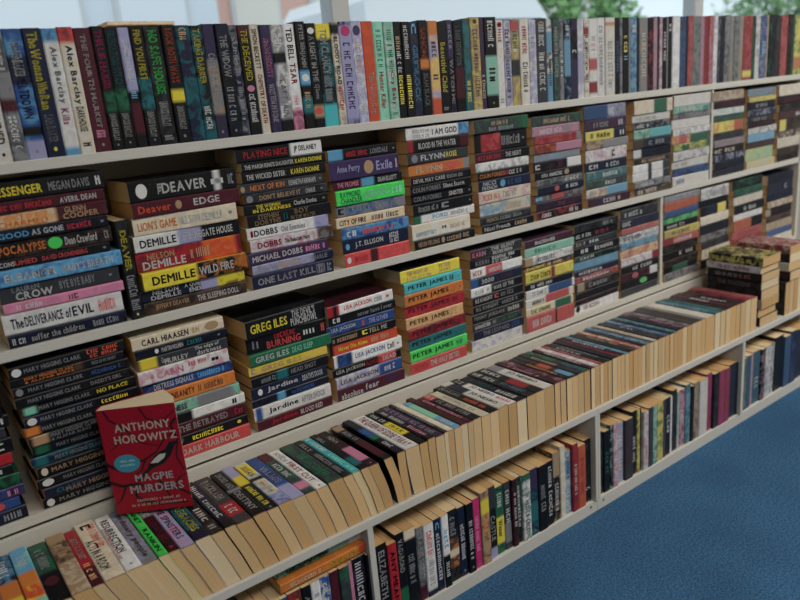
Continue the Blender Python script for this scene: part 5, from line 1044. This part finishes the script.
flat('bird_print', (18,18,24), [[(.52,.44),(.62,.42),(.74,.45),(.84,.52),(.9,.6),(.96,.64),(.9,.65),(.84,.64),(.78,.58),(.7,.56),(.62,.52)],
                                [(.56,.45),(.42,.36),(.36,.3),(.4,.31),(.5,.37),(.62,.43)]], -.0006)
flat('bird_print', (222,218,210), [[(.56,.46),(.66,.46),(.75,.5),(.78,.54),(.7,.54),(.62,.5)]], -.0008)
flat('badge_print', (66,160,186), [[(.27+.165*math.cos(t), .485+.085*math.sin(t)) for t in [2*math.pi*k/28 for k in range(28)]]], -.0008)
def words_on(name, s, col, x0, x1, z0, z1, y=-.001):
    P2, Q2 = line2d(s)
    mesh_obj(name, [((x0+(x1-x0)*a)*BW, y, (z0+(z1-z0)*b)*BH) for a, b in P2], Q2, [M_ink], mg, [lin(col)]*len(Q2))
W_ = (232,214,196)
words_on('cover_lettering', 'ANTHONY', W_, .2, .9, .785, .86); words_on('cover_lettering', 'HOROWITZ', W_, .17, .96, .675, .75)
words_on('cover_lettering', 'MAGPIE', (206,200,206), .33, .82, .3, .37); words_on('cover_lettering', 'MURDERS', (206,200,206), .24, .93, .19, .265)
words_on('cover_lettering', '#18', (214,190,180), .3, .85, .105, .13); words_on('cover_lettering', '#22', (214,190,180), .22, .92, .06, .085)
words_on('cover_lettering', '#8', (220,236,240), .17, .37, .5, .52, -.0011); words_on('cover_lettering', '#7', (220,236,240), .18, .36, .46, .48, -.0011)

# slim book lying across the tops of the upright row
b0 = make_book((.505, .025, 1.2472), (0, -math.pi/2, R(2)), .006, .118, .09, 'i', 'slim pale book lying flat across the tops of the upright row, against the window', None)

# ---------------------------------------------------------------- outside the window
def house(name, x0, x1, y0, y1, h, col, label, cat, wins):
    r = empty(name, ((x0+x1)/2, y0, -.02), label, cat)
    a, d = (x1-x0)/2, y1-y0
    boxes('facade', [(-a,a,0,d,0,h)], mat(name+'_paint', col, .8, .3, (2, .05, 0)), r)
    for q in wins:
        f = boxes('window', [(q[0]-.06,q[1]+.06,-.05,-.002,q[2]-.06,q[3]+.06)], M_frame, r)
        boxes('pane', [(q[0],q[1],-.07,-.051,q[2],q[3])], mat('far_pane', q[4], .2), f)
    boxes('roof_edge', [(-a-.15,a+.15,-.15,d+.1,h,h+.25)], mat('roof_edge_paint', (120,112,108), .8), r)
    return r
house('shop_building', -3, 4.6, 9, 14, 5.5, (206,214,222), 'pale blue-grey building seen blurred through the window glass', 'building',
      [(-3.2,-2.4,1.2,3.4,(226,230,236)), (-1.9,-1.2,1.2,3.4,(232,236,240)), (-.6,.3,1.2,3.4,(206,214,206)), (.9,1.9,1.2,3.4,(222,226,230)), (2.4,3.3,1.2,3.4,(214,220,226))])
house('brick_house', 4.9, 8.6, 10.5, 15, 5, (206,168,156), 'pink brick house seen blurred through the window', 'building', [(-1.2,-.4,1.6,3,(214,210,200)), (.3,1.3,1.6,3,(208,204,196))])
house('rendered_house', 10.5, 24, 17, 22, 6, (206,206,200), 'cream rendered house far behind the trees outside', 'building', [(-4,-2.6,1.4,3,(170,176,180)), (-.6,.8,1.4,3,(176,180,184)), (2.6,4,1.4,3,(170,176,180))])
# white van
vn = empty('delivery_van', (6.1, 5.3, -.02), 'white van parked outside the window', 'van')
vm = mat('van_paint', (226,228,230), .35)
prof = [(-1.5,.35),(1.9,.35),(1.95,.9),(1.6,1.15),(1.25,1.95),(1.0,2.2),(-1.4,2.25),(-1.52,2.1)]
v = [(a, 0, b) for a, b in prof] + [(a, 1.8, b) for a, b in prof]; n = len(prof)
mesh_obj('body', v, [tuple(range(n)), tuple(range(2*n-1, n-1, -1))] + [(i, i+n, (i+1)%n+n, (i+1)%n) for i in range(n)], [vm], vn)
boxes('side_window', [(.35,1.15,-.012,-.001,1.35,1.9)], mat('van_glass', (60,70,80), .1), vn)
boxes('side_stripe', [(-1.4,.2,-.01,-.001,1.0,1.2)], mat('stripe_paint', (190,120,110), .5), vn)
for wx in (-.95, 1.2):
    vv, ff = [], []
    for s in (-.02, .22):
        vv += [(wx+.33*math.cos(2*math.pi*k/20), s, .34+.33*math.sin(2*math.pi*k/20)) for k in range(20)]
    ff = [tuple(range(20)), tuple(range(39, 19, -1))] + [(i, i+20, (i+1)%20+20, (i+1)%20) for i in range(20)]
    mesh_obj('wheel', vv, ff, [mat('tyre_rubber', (28,28,30), .8)], vn)
# trees: trunk and a crown of many small leaf cards around branch tips
M_leaf = mat('leaves', (120,160,104), .7, .3, (1.5, .2, 0)); M_bark = mat('bark', (96,80,66), .9)
def tree(x, y, h, r, label):
    t = empty('tree', (x, y, -.02), label, 'tree', 'trees outside the window')
    vv, ff = [], []
    rings = [(.16,0),(.12,h*.3),(.09,h*.55),(.03,h*.85)]
    for rr, z in rings: vv += [(rr*math.cos(k*math.pi/4), rr*math.sin(k*math.pi/4), z) for k in range(8)]
    for j in range(3):
        for k in range(8): ff.append((j*8+k, j*8+(k+1)%8, j*8+8+(k+1)%8, j*8+8+k))
    mesh_obj('trunk', vv, ff, [M_bark], t)
    vv, ff = [], []
    for k in range(2600):
        a, b = rnd.uniform(0, 2*math.pi), rnd.uniform(-1, 1); rr = r*rnd.uniform(.55, 1)*(1+.18*math.sin(3*a)+.12*math.sin(5*a+b*4))
        c = Vector((rr*math.cos(a)*math.sqrt(1-b*b), rr*math.sin(a)*math.sqrt(1-b*b), h*.62+b*rr*.9))
        u = Vector((rnd.gauss(0,1), rnd.gauss(0,1), rnd.gauss(0,1))).normalized(); w2 = u.orthogonal().normalized()
        s = rnd.uniform(.07, .14); n = len(vv)
        vv += [tuple(c+u*s), tuple(c+w2*s*.6), tuple(c-u*s), tuple(c-w2*s*.6)]; ff.append((n,n+1,n+2,n+3))
    mesh_obj('foliage', vv, ff, [M_leaf], t)
tree(11.6, 8.6, 3.6, 1.35, 'pale green tree seen blurred through the window behind the middle of the top row')
tree(23.5, 10.5, 4, 1.7, 'pale green tree seen blurred above the far end of the top row')
